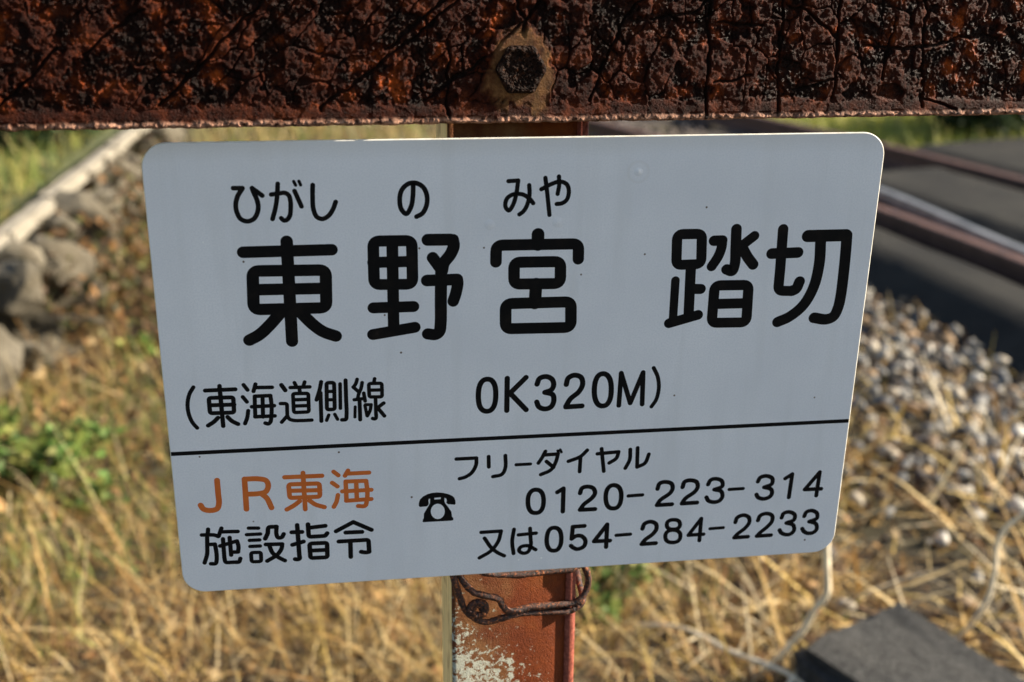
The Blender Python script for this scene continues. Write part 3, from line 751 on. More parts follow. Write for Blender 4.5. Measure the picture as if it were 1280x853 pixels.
 ("L",2.74,[(77.6,-59.9),(78,-74.3)]),
 ("C",2.75,[(78,-74.3),(83.3,-71.6),(85.6,-65.1)])]),
("digit","b",[("E",3.25,[(14.8,-96.4),(14.5,-100.3),(13.5,-103),(11.9,-104.6),(9.5,-105),(7.1,-104.3),(5.5,-102.4),(4.5,-99.7),(4.1,-95.8),(4.4,-91.9),(5.5,-89.3),(7.1,-87.7),(9.4,-87.3),(11.8,-88),(13.4,-89.8),(14.4,-92.5)])]),
("digit","b",[("L",3.16,[(24,-90.1),(28.1,-87.5)]),
 ("L",3.18,[(28.1,-87.5),(28.2,-105.1)])]),
("digit","b",[("C",3.19,[(39.6,-91.8),(40.8,-88.1),(44.6,-87.1),(48.5,-88.6),(49.9,-92.4),(47.8,-96.1),(42.5,-100.6),(40,-104.6)]),
 ("L",3.21,[(40,-104.6),(50.4,-104.7)])]),
("digit","b",[("E",3.3,[(68.2,-96.4),(67.9,-100.3),(67,-102.9),(65.4,-104.6),(63,-105),(60.6,-104.3),(58.9,-102.4),(57.9,-99.6),(57.4,-95.7),(57.7,-91.8),(58.7,-89.2),(60.3,-87.6),(62.6,-87.1),(65,-87.9),(66.7,-89.7),(67.8,-92.4)])]),
("hyphen","b",[("L",2.67,[(73.1,-96),(82.9,-95.8)])]),
("digit","b",[("C",3.15,[(93.2,-91.8),(94.4,-87.8),(98.2,-86.8),(102.6,-88.3),(103.8,-92.1),(102.1,-95.7),(95.7,-100.6),(93.5,-104.4)]),
 ("L",3.18,[(93.5,-104.4),(104.1,-104.4)])]),
("digit","b",[("C",3.17,[(110.7,-91.6),(111.9,-87.6),(115.7,-86.6),(120.2,-88.1),(121.4,-91.9),(119.7,-95.5),(113.3,-100.5),(111.1,-104.3)]),
 ("L",3.19,[(111.1,-104.3),(121.8,-104.2)])]),
("digit","b",[("C",3.07,[(128.6,-90.6),(130.3,-87.2),(134.3,-86.6),(138.3,-88.7),(138.7,-92.7),(133.3,-94.8)]),
 ("C",3.09,[(133.3,-94.8),(138.3,-96.5),(139.5,-100.8),(137.4,-103.9),(133.3,-104.6),(129.7,-103.1),(128.2,-100.5)])]),
("hyphen","b",[("L",2.58,[(144,-95.4),(153.9,-95.3)])]),
("digit","b",[("C",3.1,[(164,-90.5),(165.4,-87.5),(169.7,-86.5),(174.1,-88.7),(174.1,-93),(168.9,-95.2)]),
 ("C",3.13,[(168.9,-95.2),(174,-97.1),(175,-100.6),(173.3,-103.2),(169.2,-104.3),(165.3,-102.9),(163.9,-100.6)])]),
("digit","b",[("L",3.01,[(183.5,-89.3),(188.2,-86.2)]),
 ("L",3.03,[(188.2,-86.2),(187.6,-104.3)])]),
("digit","b",[("L",3.04,[(207.5,-104.1),(208,-85.8)]),
 ("L",3.03,[(208,-85.8),(198.5,-98.8)]),
 ("L",3.05,[(198.5,-98.8),(210.5,-99)])]),
("kanji_character","b",[("L",2.77,[(-27.3,-117.5),(-13.8,-117.4)]),
 ("C",2.79,[(-13.8,-117.4),(-15.5,-124.9),(-20.5,-132.3),(-28.4,-137.3)]),
 ("C",2.79,[(-25,-122.2),(-20.5,-129.7),(-15.7,-134.3),(-11.4,-136.9)])]),
("hiragana_character","b",[("C",2.79,[(-5,-116.7),(-6.1,-126.3),(-5,-135.5)]),
 ("L",2.79,[(-1.8,-121.2),(10.2,-120.7)]),
 ("C",2.81,[(6,-116.7),(6.5,-124.1),(6.8,-129.6),(5,-134.9),(1.5,-135.8),(-1.3,-133.4),(0.1,-130.7),(4.9,-130.2),(10.2,-133.6)])]),
("digit","b",[("E",3.24,[(27.8,-126.6),(27.5,-130.5),(26.5,-133.2),(25,-134.9),(22.8,-135.3),(20.5,-134.6),(19,-132.7),(18,-129.9),(17.7,-125.9),(18.1,-122),(19,-119.3),(20.5,-117.7),(22.7,-117.3),(24.9,-118),(26.5,-119.8),(27.4,-122.6)])]),
("digit","b",[("L",3.14,[(43.6,-117.3),(35.5,-117.4)]),
 ("L",3.15,[(35.5,-117.4),(35,-126.8)]),
 ("C",3.17,[(35,-126.8),(38,-124.8),(41.7,-125.1),(44.6,-128.7),(43.8,-133.3),(39.6,-135.2),(36.4,-134),(34.7,-132.2)])]),
("digit","b",[("L",3.18,[(59.4,-135),(59.4,-117.2)]),
 ("L",3.17,[(59.4,-117.2),(50.7,-129.9)]),
 ("L",3.19,[(50.7,-129.9),(61.9,-130.1)])]),
("hyphen","b",[("L",2.72,[(66.2,-126.2),(76,-126)])]),
("digit","b",[("C",3.2,[(84.4,-122.3),(85.6,-118.5),(89.8,-117.1),(93.6,-119),(94.3,-123),(92.1,-126.8),(86.5,-131.4),(84.5,-134.5)]),
 ("L",3.22,[(84.5,-134.5),(94.5,-134.4)])]),
("digit","b",[("E",3.01,[(110.9,-120.8),(110.6,-122.4),(109.7,-123.5),(108.3,-124.1),(106.3,-124.2),(104.2,-123.9),(102.7,-123),(101.8,-121.8),(101.5,-120.1),(101.7,-118.5),(102.6,-117.4),(104,-116.8),(106.1,-116.6),(108.2,-117),(109.6,-117.8),(110.5,-119.1)]),
 ("E",3.03,[(111.8,-130.1),(111.5,-132.2),(110.5,-133.7),(108.9,-134.5),(106.5,-134.7),(104.1,-134.2),(102.4,-133.1),(101.4,-131.5),(101,-129.3),(101.3,-127.2),(102.3,-125.8),(103.9,-125),(106.3,-124.8),(108.7,-125.3),(110.3,-126.3),(111.4,-127.9)])]),
("digit","b",[("L",2.93,[(125.7,-134.5),(125.8,-117)]),
 ("L",2.92,[(125.8,-117),(117.5,-129.6)]),
 ("L",2.94,[(117.5,-129.6),(128.3,-129.6)])]),
("hyphen","b",[("L",2.52,[(132.7,-125.5),(142.2,-125.3)])]),
("digit","b",[("C",3.06,[(150.6,-121.6),(151.6,-118),(155.9,-116.3),(159.9,-118.2),(160.7,-122.4),(158.1,-126.7),(152.8,-131.2),(150.8,-133.9)]),
 ("L",3.08,[(150.8,-133.9),(160.8,-133.8)])]),
("digit","b",[("C",3.07,[(166.9,-121.2),(168.2,-117.5),(172.6,-116.1),(176.8,-118),(177.2,-122.4),(174.6,-126.3),(169.2,-131.3),(167.2,-133.8)]),
 ("L",3.09,[(167.2,-133.8),(177.5,-133.7)])]),
("digit","b",[("C",3.08,[(184,-120.2),(185.1,-116.9),(189,-115.9),(193.3,-118.4),(193.2,-122.4),(187.9,-124.6)]),
 ("C",3.1,[(187.9,-124.6),(193,-126.6),(194.1,-131.1),(191.9,-133.7),(188.4,-134),(184.9,-132.3),(183.5,-130)])]),
("digit","b",[("C",3.09,[(200.5,-120.1),(201.7,-116.9),(205.6,-115.9),(209.6,-118.3),(209.9,-122.4),(204.6,-124.6)]),
 ("C",3.11,[(204.6,-124.6),(209.6,-126.6),(210.8,-131.1),(208.6,-133.7),(204.6,-134),(201.6,-132.4),(200.1,-130)])]),
]
PHONE_OUTLINE = [(-69.05, -94.04), (-68.95, -92.35), (-68.25, -89.86), (-66.17, -87.68), (-63.37, -86.17), (-60.39, -85.39), (-56.66, -85.2), (-52.94, -85.77), (-49.58, -86.82), (-46.97, -88.25), (-45.4, -89.82), (-44.66, -92.2), (-44.55, -94.42), (-45.12, -95.23), (-49.62, -94.52), (-50.74, -93.51), (-50.43, -91.41), (-50.91, -90.2), (-51.84, -89.55), (-52.04, -91.73), (-51.49, -93.68), (-49.63, -96.56), (-47.39, -100.32), (-46.95, -104.2), (-46.09, -105.12), (-46.09, -106.84), (-47.41, -107.18), (-66.23, -107.13), (-66.67, -106.63), (-66.39, -104.85), (-65.89, -104.03), (-65.77, -100.62), (-62.34, -94.47), (-61.65, -92.82), (-61.47, -89.53), (-62.29, -89.82), (-62.75, -91.06), (-62.32, -92.77), (-62.71, -94.23), (-63.66, -95.23), (-67.95, -95.46), (-68.69, -95.12)]
PHONE_DIAL = [(-51.82, -99.82), (-51.99, -101.31), (-52.46, -102.69), (-53.21, -103.84), (-54.18, -104.7), (-55.31, -105.21), (-56.52, -105.33), (-57.73, -105.05), (-58.84, -104.4), (-59.8, -103.41), (-60.53, -102.16), (-60.98, -100.73), (-61.12, -99.22), (-60.95, -97.73), (-60.47, -96.37), (-59.72, -95.22), (-58.75, -94.37), (-57.63, -93.86), (-56.43, -93.74), (-55.23, -94.01), (-54.12, -94.66), (-53.16, -95.64), (-52.43, -96.89), (-51.97, -98.31)]
PHONE_SLOT = [(-58.63, -89.2), (-54.38, -89.05), (-54.54, -90.39), (-58.72, -90.38)]

# ------------------------------------------------------------------ the sign
sign = tag(empty('crossing_sign', (0, 0, SIGN_Z), (SIGN_TILT, 0, 0)), 'white rounded metal sign plate with Japanese crossing name and phone numbers wired to the post', 'sign')
SW, SH, SR, ST = 0.450, 0.3005, 0.0150, 0.0016

q = NT('sign_white'); c = q.coord()
n1 = q.noise(c, 900, 3, 0.6); n2 = q.noise(c, 14, 4, 0.55); n3 = q.noise(c, 3000, 2, 0.5)
vo = q.n('TexVoronoi'); q.l(q.coord(), vo.inputs['Vector']); vo.inputs['Scale'].default_value = 62
chipm = q.ramp(vo.outputs['Distance'], (0.035, 1), (0.055, 0))
sepc = q.n('SeparateColor'); q.l(vo.outputs['Color'], sepc.inputs[0])
chip = q.math('MULTIPLY', chipm, q.ramp(sepc.outputs[0], (0.86, 0), (0.88, 1)))
darkc = q.math('MULTIPLY', chipm, q.ramp(sepc.outputs[1], (0.965, 0), (0.97, 1)))
sx = q.n('SeparateXYZ'); q.l(q.coord(), sx.inputs[0])
edge = q.ramp(q.math('ADD', sx.outputs[2], q.math('MULTIPLY', n2, 0.02)), (0.148, 0), (0.162, 0.45))
n5 = q.noise(q.coord('Object', (1, 1, 0.10)), 55, 4, 0.6)
w0 = q.ramp(n2, (0.3, (0.74, 0.75, 0.77)), (0.7, (0.83, 0.835, 0.845)))
w0 = q.mix(q.ramp(n5, (0.52, 0.0), (0.75, 0.5)), w0, (0.68, 0.685, 0.68))
ring = q.n('TexGradient', gradient_type='SPHERICAL'); mpr = q.n('Mapping'); mpr.inputs['Location'].default_value = (-0.0679 * 90, 0, -0.1281 * 90); mpr.inputs['Scale'].default_value = (90, 90, 90)
q.l(q.coord(), mpr.inputs[0]); q.l(mpr.outputs[0], ring.inputs[0])
w0 = q.mix(q.ramp(ring.outputs[1], (0.30, 0.0), (0.42, 0.16), (0.56, 0.0)), w0, (0.50, 0.45, 0.36))
w0 = q.mix(q.ramp(n1, (0.40, 0.0), (0.65, 0.5)), w0, (0.66, 0.68, 0.71))
w0 = q.mix(edge, w0, (0.56, 0.53, 0.46))
w0 = q.mix(chip, w0, (0.95, 0.95, 0.92))
w0 = q.mix(darkc, w0, (0.12, 0.08, 0.05))
hh = q.math('ADD', q.math('MULTIPLY', n1, 0.25), q.math('MULTIPLY', chip, 1.0))
q.bump(hh, 0.25, 0.0004)
M['sign'] = q.set(base=w0, rough=0.42, spec=0.35)
q = NT('sign_edge'); c = q.coord()
n1 = q.noise(c, 120, 5, 0.6)
M['sign_edge'] = q.set(base=q.ramp(n1, (0.35, (0.55, 0.50, 0.40)), (0.6, (0.78, 0.74, 0.64))), rough=0.55)
q = NT('print_black'); c = q.coord()
n1 = q.noise(c, 60, 5, 0.65); n2 = q.noise(c, 500, 3, 0.6)
M['black'] = q.set(base=q.ramp(n1, (0.5, (0.004, 0.004, 0.0045)), (0.68, (0.010, 0.008, 0.007)), (0.8, (0.03, 0.02, 0.016))), rough=q.ramp(n2, (0.3, 0.5), (0.7, 0.65)), spec=0.10)
q = NT('print_orange'); c = q.coord()
n1 = q.noise(c, 70, 4, 0.6)
M['orange'] = q.set(base=q.ramp(n1, (0.3, (0.58, 0.12, 0.018)), (0.7, (0.66, 0.17, 0.035))), rough=0.5, spec=0.3)

def rrect(wd, ht, r, n=10):
    pts = []
    for cx, cy, a0 in ((wd / 2 - r, ht / 2 - r, 0), (-wd / 2 + r, ht / 2 - r, 90), (-wd / 2 + r, -ht / 2 + r, 180), (wd / 2 - r, -ht / 2 + r, 270)):
        pts += arc(cx, cy, r, a0, a0 + 90, n)
    return pts
oc = rrect(SW, SH, SR)
ic = rrect(SW - 0.0010, SH - 0.0010, SR - 0.0005)
m = len(oc)
# front sheet with a few shallow dents and bulges pressed into it
bm = bmesh.new()
fv = [bm.verts.new((x, 0.0, z)) for x, z in ic]
bm.faces.new(fv[::-1])
bm_obj('plate_face', bm, M['sign'], sign)
bm = bmesh.new()
r0 = [bm.verts.new((x, 0.00005, z)) for x, z in ic]; r1 = [bm.verts.new((x, 0.0004, z)) for x, z in oc]; r2 = [bm.verts.new((x, ST, z)) for x, z in oc]
for i in range(m):
    j = (i + 1) % m
    bm.faces.new((r0[i], r0[j], r1[j], r1[i])); bm.faces.new((r1[i], r1[j], r2[j], r2[i]))
bm.faces.new(r2)
bmesh.ops.recalc_face_normals(bm, faces=bm.faces)
bm_obj('plate_edge', bm, M['sign_edge'], sign)['label'] = 'cream worn edge and back of the sign plate'
for bx, bz, br in ((-0.0233, 0.0971, 0.0036), (0.0187, 0.0976, 0.0036), (0.0679, 0.1281, 0.0030)):
    V = [(bx, -0.00030, bz)]; F = []
    for k, (s, d) in enumerate(((0.4, -0.00024), (0.7, -0.00011), (1.0, 0.00002))):
        V += [(bx + br * s * math.cos(a), d, bz + br * s * math.sin(a)) for a in np.linspace(0, 2 * math.pi, 20, endpoint=False)]
    F += [(0, 1 + i, 1 + (i + 1) % 20) for i in range(20)]
    for k in range(2): F += [(1 + k * 20 + i, 21 + k * 20 + i, 21 + k * 20 + (i + 1) % 20, 1 + k * 20 + (i + 1) % 20) for i in range(20)]
    me = bpy.data.meshes.new('pimple'); me.from_pydata(V, [], F); me.update()
    bm = bmesh.new(); bm.from_mesh(me)
    bmesh.ops.recalc_face_normals(bm, faces=bm.faces)
    if bm.faces[0].normal.y > 0: bmesh.ops.reverse_faces(bm, faces=bm.faces)
    bm.to_mesh(me); bm.free()
    link('pimple', me, M['sign'], sign, True)

def catmull(P, closed, n=8):
    P = [np.array(p, float) for p in P]; out = []
    N = len(P); segs = N if closed else N - 1
    for i in range(segs):
        if closed: a, b, c_, d = P[i - 1], P[i], P[(i + 1) % N], P[(i + 2) % N]
        else:
            b, c_ = P[i], P[i + 1]; a = P[i - 1] if i else 2 * b - c_; d = P[i + 2] if i + 2 < N else 2 * c_ - b
        # centripetal
        t0 = 0; t1 = t0 + max(np.linalg.norm(b - a), 1e-6) ** .5; t2 = t1 + max(np.linalg.norm(c_ - b), 1e-6) ** .5; t3 = t2 + max(np.linalg.norm(d - c_), 1e-6) ** .5
        for k in range(n):
            tt = t1 + (t2 - t1) * k / n
            A1 = (t1 - tt) / (t1 - t0) * a + (tt - t0) / (t1 - t0) * b; A2 = (t2 - tt) / (t2 - t1) * b + (tt - t1) / (t2 - t1) * c_; A3 = (t3 - tt) / (t3 - t2) * c_ + (tt - t2) / (t3 - t2) * d
            B1 = (t2 - tt) / (t2 - t0) * A1 + (tt - t0) / (t2 - t0) * A2; B2 = (t3 - tt) / (t3 - t1) * A2 + (tt - t1) / (t3 - t1) * A3
            out.append((t2 - tt) / (t2 - t1) * B1 + (tt - t1) / (t2 - t1) * B2)
    if not closed: out.append(P[-1])
    return out
def fillet(P, closed, r, n=6):
    P = [np.array(p, float) for p in P]; N = len(P); out = []
    for i in range(N):
        if not closed and i in (0, N - 1): out.append(P[i]); continue
        a, b, c_ = P[i - 1], P[i], P[(i + 1) % N]
        u = (a - b); v = (c_ - b); lu, lv = np.linalg.norm(u), np.linalg.norm(v); u /= lu; v /= lv
        ang = math.acos(max(-1, min(1, float(u @ v))))
        if ang > 3.0: out.append(b); continue
        d = min(r / math.tan(ang / 2), lu * 0.48, lv * 0.48)
        p0, p1 = b + u * d, b + v * d
        for k in range(n + 1):
            s = k / n; out.append((1 - s) ** 2 * p0 + 2 * s * (1 - s) * (b * 0.92 + (p0 + p1) * 0.04) + s * s * p1)
    return out
def stroke(bm, kind, wmm, P, y):
    closed = kind in 'BE'
    pts = catmull(P, closed) if kind in 'CE' else fillet(P, closed, 0.52 * wmm)
    hw = wmm / 2; N = len(pts); L = []; Rr = []
    for i in range(N):
        if closed: d = pts[(i + 1) % N] - pts[i - 1]
        else: d = pts[min(i + 1, N - 1)] - pts[max(i - 1, 0)]
        d = d / max(np.linalg.norm(d), 1e-9); nrm = np.array([-d[1], d[0]])
        L.append(pts[i] + nrm * hw); Rr.append(pts[i] - nrm * hw)
    mk = lambda p: bm.verts.new((p[0] / 1000, y, p[1] / 1000))
    vl = [mk(p) for p in L]; vr = [mk(p) for p in Rr]
    for i in range(N if closed else N - 1):
        j = (i + 1) % N
        bm.faces.new((vl[i], vl[j], vr[j], vr[i]))
    if not closed:
        for idx, sgn in ((0, -1), (N - 1, 1)):
            d = (pts[1] - pts[0]) if idx == 0 else (pts[-1] - pts[-2]); d = d / np.linalg.norm(d) * sgn; nrm = np.array([-d[1], d[0]])
            cap = [pts[idx] + hw * (nrm * math.cos(a) + d * math.sin(a)) for a in np.linspace(0, math.pi, 12)]
            ends = (vl[idx], vr[idx]) if sgn > 0 else (vr[idx], vl[idx])
            bm.faces.new([ends[0]] + [mk(p) for p in cap[1:-1]] + [ends[1]])
def face_front(bm):
    bm.normal_update()
    for f in bm.faces:
        if f.normal.y > 0: f.normal_flip()
for name, colr, strokes in GLYPHS:
    bm = bmesh.new()
    for k, (kind, wmm, P) in enumerate(strokes):
        stroke(bm, kind, wmm, P, -0.000012 - 0.000003 * k)
    face_front(bm)
    bm_obj(name, bm, M['black'] if colr == 'b' else M['orange'], sign)
bm = bmesh.new()
dv = [bm.verts.new((x, -0.000012, z)) for x, z in ((-0.2245, -0.0461), (0.2245, -0.0461), (0.2245, -0.0489), (-0.2245, -0.0489))]
bm.faces.new(dv); face_front(bm); bm_obj('divider_line', bm, M['black'], sign)
loops = [[Vector((x / 1000, -0.000012, z / 1000)) for x, z in lp] for lp in (PHONE_OUTLINE, PHONE_DIAL, PHONE_SLOT)]
flat = [v for lp in loops for v in lp]
tris = tessellate_polygon([[Vector((v.x, v.z, 0)) for v in lp] for lp in loops])
me = bpy.data.meshes.new('telephone_symbol'); me.from_pydata([tuple(v) for v in flat], [], [tuple(t_) for t_ in tris]); me.update()
bm = bmesh.new(); bm.from_mesh(me); face_front(bm); bm.to_mesh(me); bm.free()
link('telephone_symbol', me, M['black'], sign)

# ------------------------------------------------------------------ binding wire round the post
q = NT('wire_rust'); c = q.coord()
n1 = q.noise(c, 500, 4, 0.65)
q.bump(n1, 1.0, 0.0012)
M['wire'] = q.set(base=q.ramp(n1, (0.40, (0.008, 0.004, 0.003)), (0.56, (0.07, 0.018, 0.006)), (0.72, (0.42, 0.13, 0.03))), rough=0.7)
wire = tag(empty('binding_wire', (0, 0, SIGN_Z - 0.15)), 'thick rusty wire twisted into a coil round the post under the sign', 'wire')
def tube(name, P, rad, mat, parent, closed=False, ns=10, nsub=10, seed=0):
    pts = catmull(P, closed, nsub); N = len(pts); V = []; F = []
    up = np.array([0.13, 0.2, 0.97])
    for i in range(N):
        d = (pts[(i + 1) % N] - pts[i - 1]) if closed else pts[min(i + 1, N - 1)] - pts[max(i - 1, 0)]
        d = d / max(np.linalg.norm(d), 1e-9)
        a = np.cross(d, up); a /= max(np.linalg.norm(a), 1e-6); b = np.cross(d, a)
        for j in range(ns):
            th = 2 * math.pi * j / ns
            rr = rad * (1 + 0.30 * (float(vnoise(i * 0.45, j * 0.9, seed)) - .5) + 0.22 * (float(vnoise(i * 1.3, j * 1.7, seed + 3)) - .5))
            V.append(tuple((pts[i] + (a * math.cos(th) + b * math.sin(th)) * rr) / 1000))
    for i in range(N if closed else N - 1):
        for j in range(ns): F.append((i * ns + j, i * ns + (j + 1) % ns, ((i + 1) % N) * ns + (j + 1) % ns, ((i + 1) % N) * ns + j))
    if not closed: F += [tuple(range(ns))[::-1], tuple(range((N - 1) * ns, N * ns))]
    me = bpy.data.meshes.new(name); me.from_pydata(V, [], F); me.update()
    bm = bmesh.new(); bm.from_mesh(me); bmesh.ops.recalc_face_normals(bm, faces=bm.faces); bm.to_mesh(me); bm.free()
    return link(name, me, mat, parent, True)
Z = 150.0
def W(*pts): return [(x, y + 1.8 + (x + 5) * 0.052 if y < 17 else y + 3, z + Z) for x, y, z in pts]
# outer loop: down from behind the sign, round under the coil, across the face, round the back of the post
tube('wire_strand', W((-53, 30, -138), (-51, 17, -142), (-46.5, 11, -151), (-43, 10, -164), (-37, 9.5, -180), (-25, 9.5, -189.5), (-12, 10.5, -188.5), (0, 11.5, -187), (20, 12.8, -188.5), (37, 13.5, -190), (43, 14, -188),
                  (47, 17, -184), (47.5, 30, -180), (46.5, 70, -170), (40, 76, -166), (-45, 74, -150), (-53, 66, -142)), 2.3, M['wire'], wire, True, seed=1)
# inner strand: coil end, over the top of the coil, across the face, bulging out past the right edge and back up behind the sign
sp = [(-29 + (3.0 + 3.4 * s) * math.cos(R(-20 + 560 * s)), 9.0 - 0.9 * s, -178.5 + (3.0 + 3.4 * s) * math.sin(R(-20 + 560 * s))) for s in np.linspace(0, 1, 14)]
tube('wire_coil', W(*sp), 2.4, M['wire'], wire, False, seed=2)
tube('wire_strand', W((-44, 12, -146), (-39.5, 10.2, -156), (-33, 8.5, -164), (-24, 7.0, -167.5), (-15.5, 7.0, -170.5), (-11.5, 8.0, -178), (-7, 9.5, -183), (8, 11.2, -182.5), (26, 12.5, -183.5), (38, 13.5, -184), (44, 13.5, -182),
                  (50, 15, -173), (50, 15, -163), (45.5, 14.5, -154), (42, 14, -150), (38, 14, -146)), 2.3, M['wire'], wire, False, seed=5)
# upper strand just under the lower edge of the sign
tube('wire_strand', W((47, 28, -150), (45.5, 18, -152), (41, 13.6, -155.5), (20, 12.8, -156.5), (-6, 12.0, -156), (-25, 11.2, -151.5), (-38, 10.9, -145), (-47, 11, -142), (-51, 16, -140)), 2.3, M['wire'], wire, False, seed=7)

# ------------------------------------------------------------------ vegetation
def blades(n, xy, length, width, tilt, bend, palette, seed, z0=None, segs=3, zoff=0.0):
    r = np.random.default_rng(seed)
    n = len(xy); x, y = xy[:, 0], xy[:, 1]
    z = (ground_z(x, y) if z0 is None else z0) - 0.01 + zoff
    L = r.uniform(*length, n); w_ = r.uniform(*width, n); az = r.uniform(0, 2 * np.pi, n)
    th = np.abs(r.normal(tilt, 0.38, n)); cv = r.uniform(-0.2, 1.0, n) * bend
    P = np.stack([x, y, z], 1); pts = [P]
    wd = np.stack([-np.sin(az + r.normal(0, .5, n)), np.cos(az), r.normal(0, .25, n)], 1); wd /= np.linalg.norm(wd, axis=1)[:, None]
    for k in range(segs):
        t_ = np.clip(th + cv * (k / segs) ** 1.2, 0, 2.0)
        d = np.stack([np.sin(t_) * np.cos(az), np.sin(t_) * np.sin(az), np.cos(t_)], 1)
        P = P + d * (L / segs)[:, None]; P[:, 2] = np.maximum(P[:, 2], z + 0.004 + 0.03 * r.random(n)); pts.append(P)
    V = np.empty((n, segs + 1, 2, 3))
    for k in range(segs + 1):
        f = (1 - (k / segs) ** 2 * 0.8) / 2
        V[:, k, 0] = pts[k] + wd * (w_ * f)[:, None]; V[:, k, 1] = pts[k] - wd * (w_ * f)[:, None]
    per = (segs + 1) * 2
    base = (np.arange(n) * per)[:, None, None]
    quad = np.array([[2 * k, 2 * k + 1, 2 * k + 3, 2 * k + 2] for k in range(segs)])[None]
    F = (base + quad).reshape(-1, 4)
    pal = np.array(palette); ci = r.integers(0, len(pal), n); tint = pal[ci] * r.uniform(0.7, 1.2, n)[:, None]
    return V.reshape(-1, 3), F, np.repeat(tint, per, 0)
def merge(parts):
    V = []; F = []; T = []; o = 0
    for v, f, t_ in parts: V.append(v); F.append(f + o); T.append(t_); o += len(v)
    return np.concatenate(V), np.concatenate(F), np.concatenate(T)
def scatter(n, x0, x1, y0, y1, seed, acc=None):
    r = np.random.default_rng(seed); p = np.stack([r.uniform(x0, x1, n), r.uniform(y0, y1, n)], 1)
    if acc is not None: p = p[r.random(n) < acc(p[:, 0], p[:, 1])]
    return p
STRAW = [(0.46, 0.28, 0.085), (0.58, 0.39, 0.15), (0.30, 0.16, 0.045), (0.66, 0.50, 0.24), (0.13, 0.065, 0.022), (0.50, 0.35, 0.10), (0.68, 0.54, 0.30), (0.10, 0.055, 0.02)]
BROWN = [(0.26, 0.13, 0.05), (0.18, 0.09, 0.04), (0.36, 0.19, 0.07), (0.42, 0.26, 0.12), (0.12, 0.07, 0.035)]
GREEN = [(0.10, 0.16, 0.03), (0.07, 0.12, 0.025), (0.16, 0.20, 0.04), (0.24, 0.24, 0.06)]
YGREEN = [(0.22, 0.24, 0.05), (0.30, 0.28, 0.08), (0.14, 0.18, 0.04), (0.38, 0.31, 0.11), (0.12, 0.14, 0.03)]
clump = lambda x, y, s=3.0, sd=0: fbm(x * s, y * s, 3, 100 + sd)
left = lambda x, y: sstep(-1.16, -1.02, x)
# tall straw in front
def d1(x, y): return (0.25 + 0.9 * sstep(0.42, 0.6, clump(x, y, 2.2))) * (1 - 0.85 * sstep(1.75, 2.35, y)) * (1 - 0.95 * sstep(0.6, 0.95, x))
P1 = [blades(0, scatter(24000, -1.15, 1.2, 0.95, 3.2, 1, d1), (0.07, 0.28), (0.0012, 0.0036), 1.0, 1.0, STRAW, 2)]
P1.append(blades(0, scatter(8000, -1.15, 1.15, 0.95, 4.2, 3, lambda x, y: 1 - 0.8 * sstep(0.65, 1.0, x)), (0.05, 0.18), (0.002, 0.006), 1.25, 0.5, STRAW + BROWN, 4))
P1.append(blades(0, scatter(9000, -1.1, 1.7, 3.6, 9.0, 5, lambda x, y: (0.35 + 0.65 * sstep(0.42, 0.58, clump(x, y, 2.0, 4))) * (x < rail_x(y) - 0.5)), (0.06, 0.26), (0.003, 0.008), 0.8, 0.8, STRAW + YGREEN[:3], 6))
o = link('dry_grass', np_mesh('dry_grass', *[(a) for a in merge(P1)[:2]], {'tint': merge(P1)[2]}), M['straw'])
tag(o, 'tangled dry straw coloured grass round the foot of the post', 'grass', kind='stuff')
# straw over the gravel on the right, with thicker broken stems
P2 = [blades(0, scatter(2400, 0.5, 1.8, 0.9, 2.2, 11, lambda x, y: 0.15 + 0.85 * sstep(.45, .58, clump(x, y, 4, 12))), (0.08, 0.30), (0.004, 0.011), 1.15, 0.6, STRAW + [(0.60, 0.50, 0.33)], 12),
      blades(0, scatter(1000, 1.0, 2.0, 1.6, 3.8, 13), (0.05, 0.2), (0.003, 0.006), 1.2, 0.4, STRAW, 14)]
V, F, T = merge(P2)
tag(link('straw_litter', np_mesh('straw_litter', V, F, {'tint': T}), M['straw']), 'flattened dry straw lying over the gravel edge', 'grass', kind='stuff')
# yellow-green grass: on the bank, in patches between the straw, and beyond the track
def d2(x, y): return sstep(0.45, 0.6, clump(x, y, 1.6, 7))
bank_xy = scatter(22000, -3.4, -1.40, 2.4, 9.5, 21, lambda x, y: (0.35 + 0.65 * d2(x, y)) * (x < WALL_X(y) - 0.16))
bz = 0.27 + 0.05 * sstep(0, 1.5, WALL_X(bank_xy[:, 1]) - 0.10 - bank_xy[:, 0])
P3 = [blades(0, bank_xy, (0.05, 0.24), (0.004, 0.011), 0.7, 0.9, YGREEN + GREEN + [(0.36, 0.33, 0.06), (0.40, 0.29, 0.11)], 22, z0=bz),
      blades(0, scatter(12000, -1.15, 0.9, 1.3, 4.5, 23, lambda x, y: (0.7 * (y > 1.65) * (y < 2.9) * (x < 0.1) + 0.9 * sstep(0.54, 0.64, clump(x, y, 2.6, 9)))), (0.04, 0.15), (0.002, 0.005), 0.7, 0.8, GREEN + YGREEN, 24),
      blades(0, scatter(4000, 2.9, 4.6, 6.1, 8.2, 27, lambda x, y: (x > rail_x(y) + 1.35)), (0.08, 0.22), (0.006, 0.014), 0.6, 0.8, [(0.34, 0.36, 0.05), (0.46, 0.42, 0.10), (0.22, 0.26, 0.05)], 28),
      blades(0, scatter(9000, -1.0, 8.5, 6.2, 16, 25, lambda x, y: (np.abs(x - rail_x(y) - 0.6) > 0.95) * (0.4 + 0.6 * d2(x, y))), (0.10, 0.35), (0.006, 0.014), 0.5, 0.8, YGREEN + [(0.45, 0.36, 0.16)], 26)]
V, F, T = merge(P3)
tag(link('green_grass', np_mesh('green_grass', V, F, {'tint': T}), M['straw']), 'patchy yellow green grass on the bank and beyond the track', 'grass', kind='stuff')

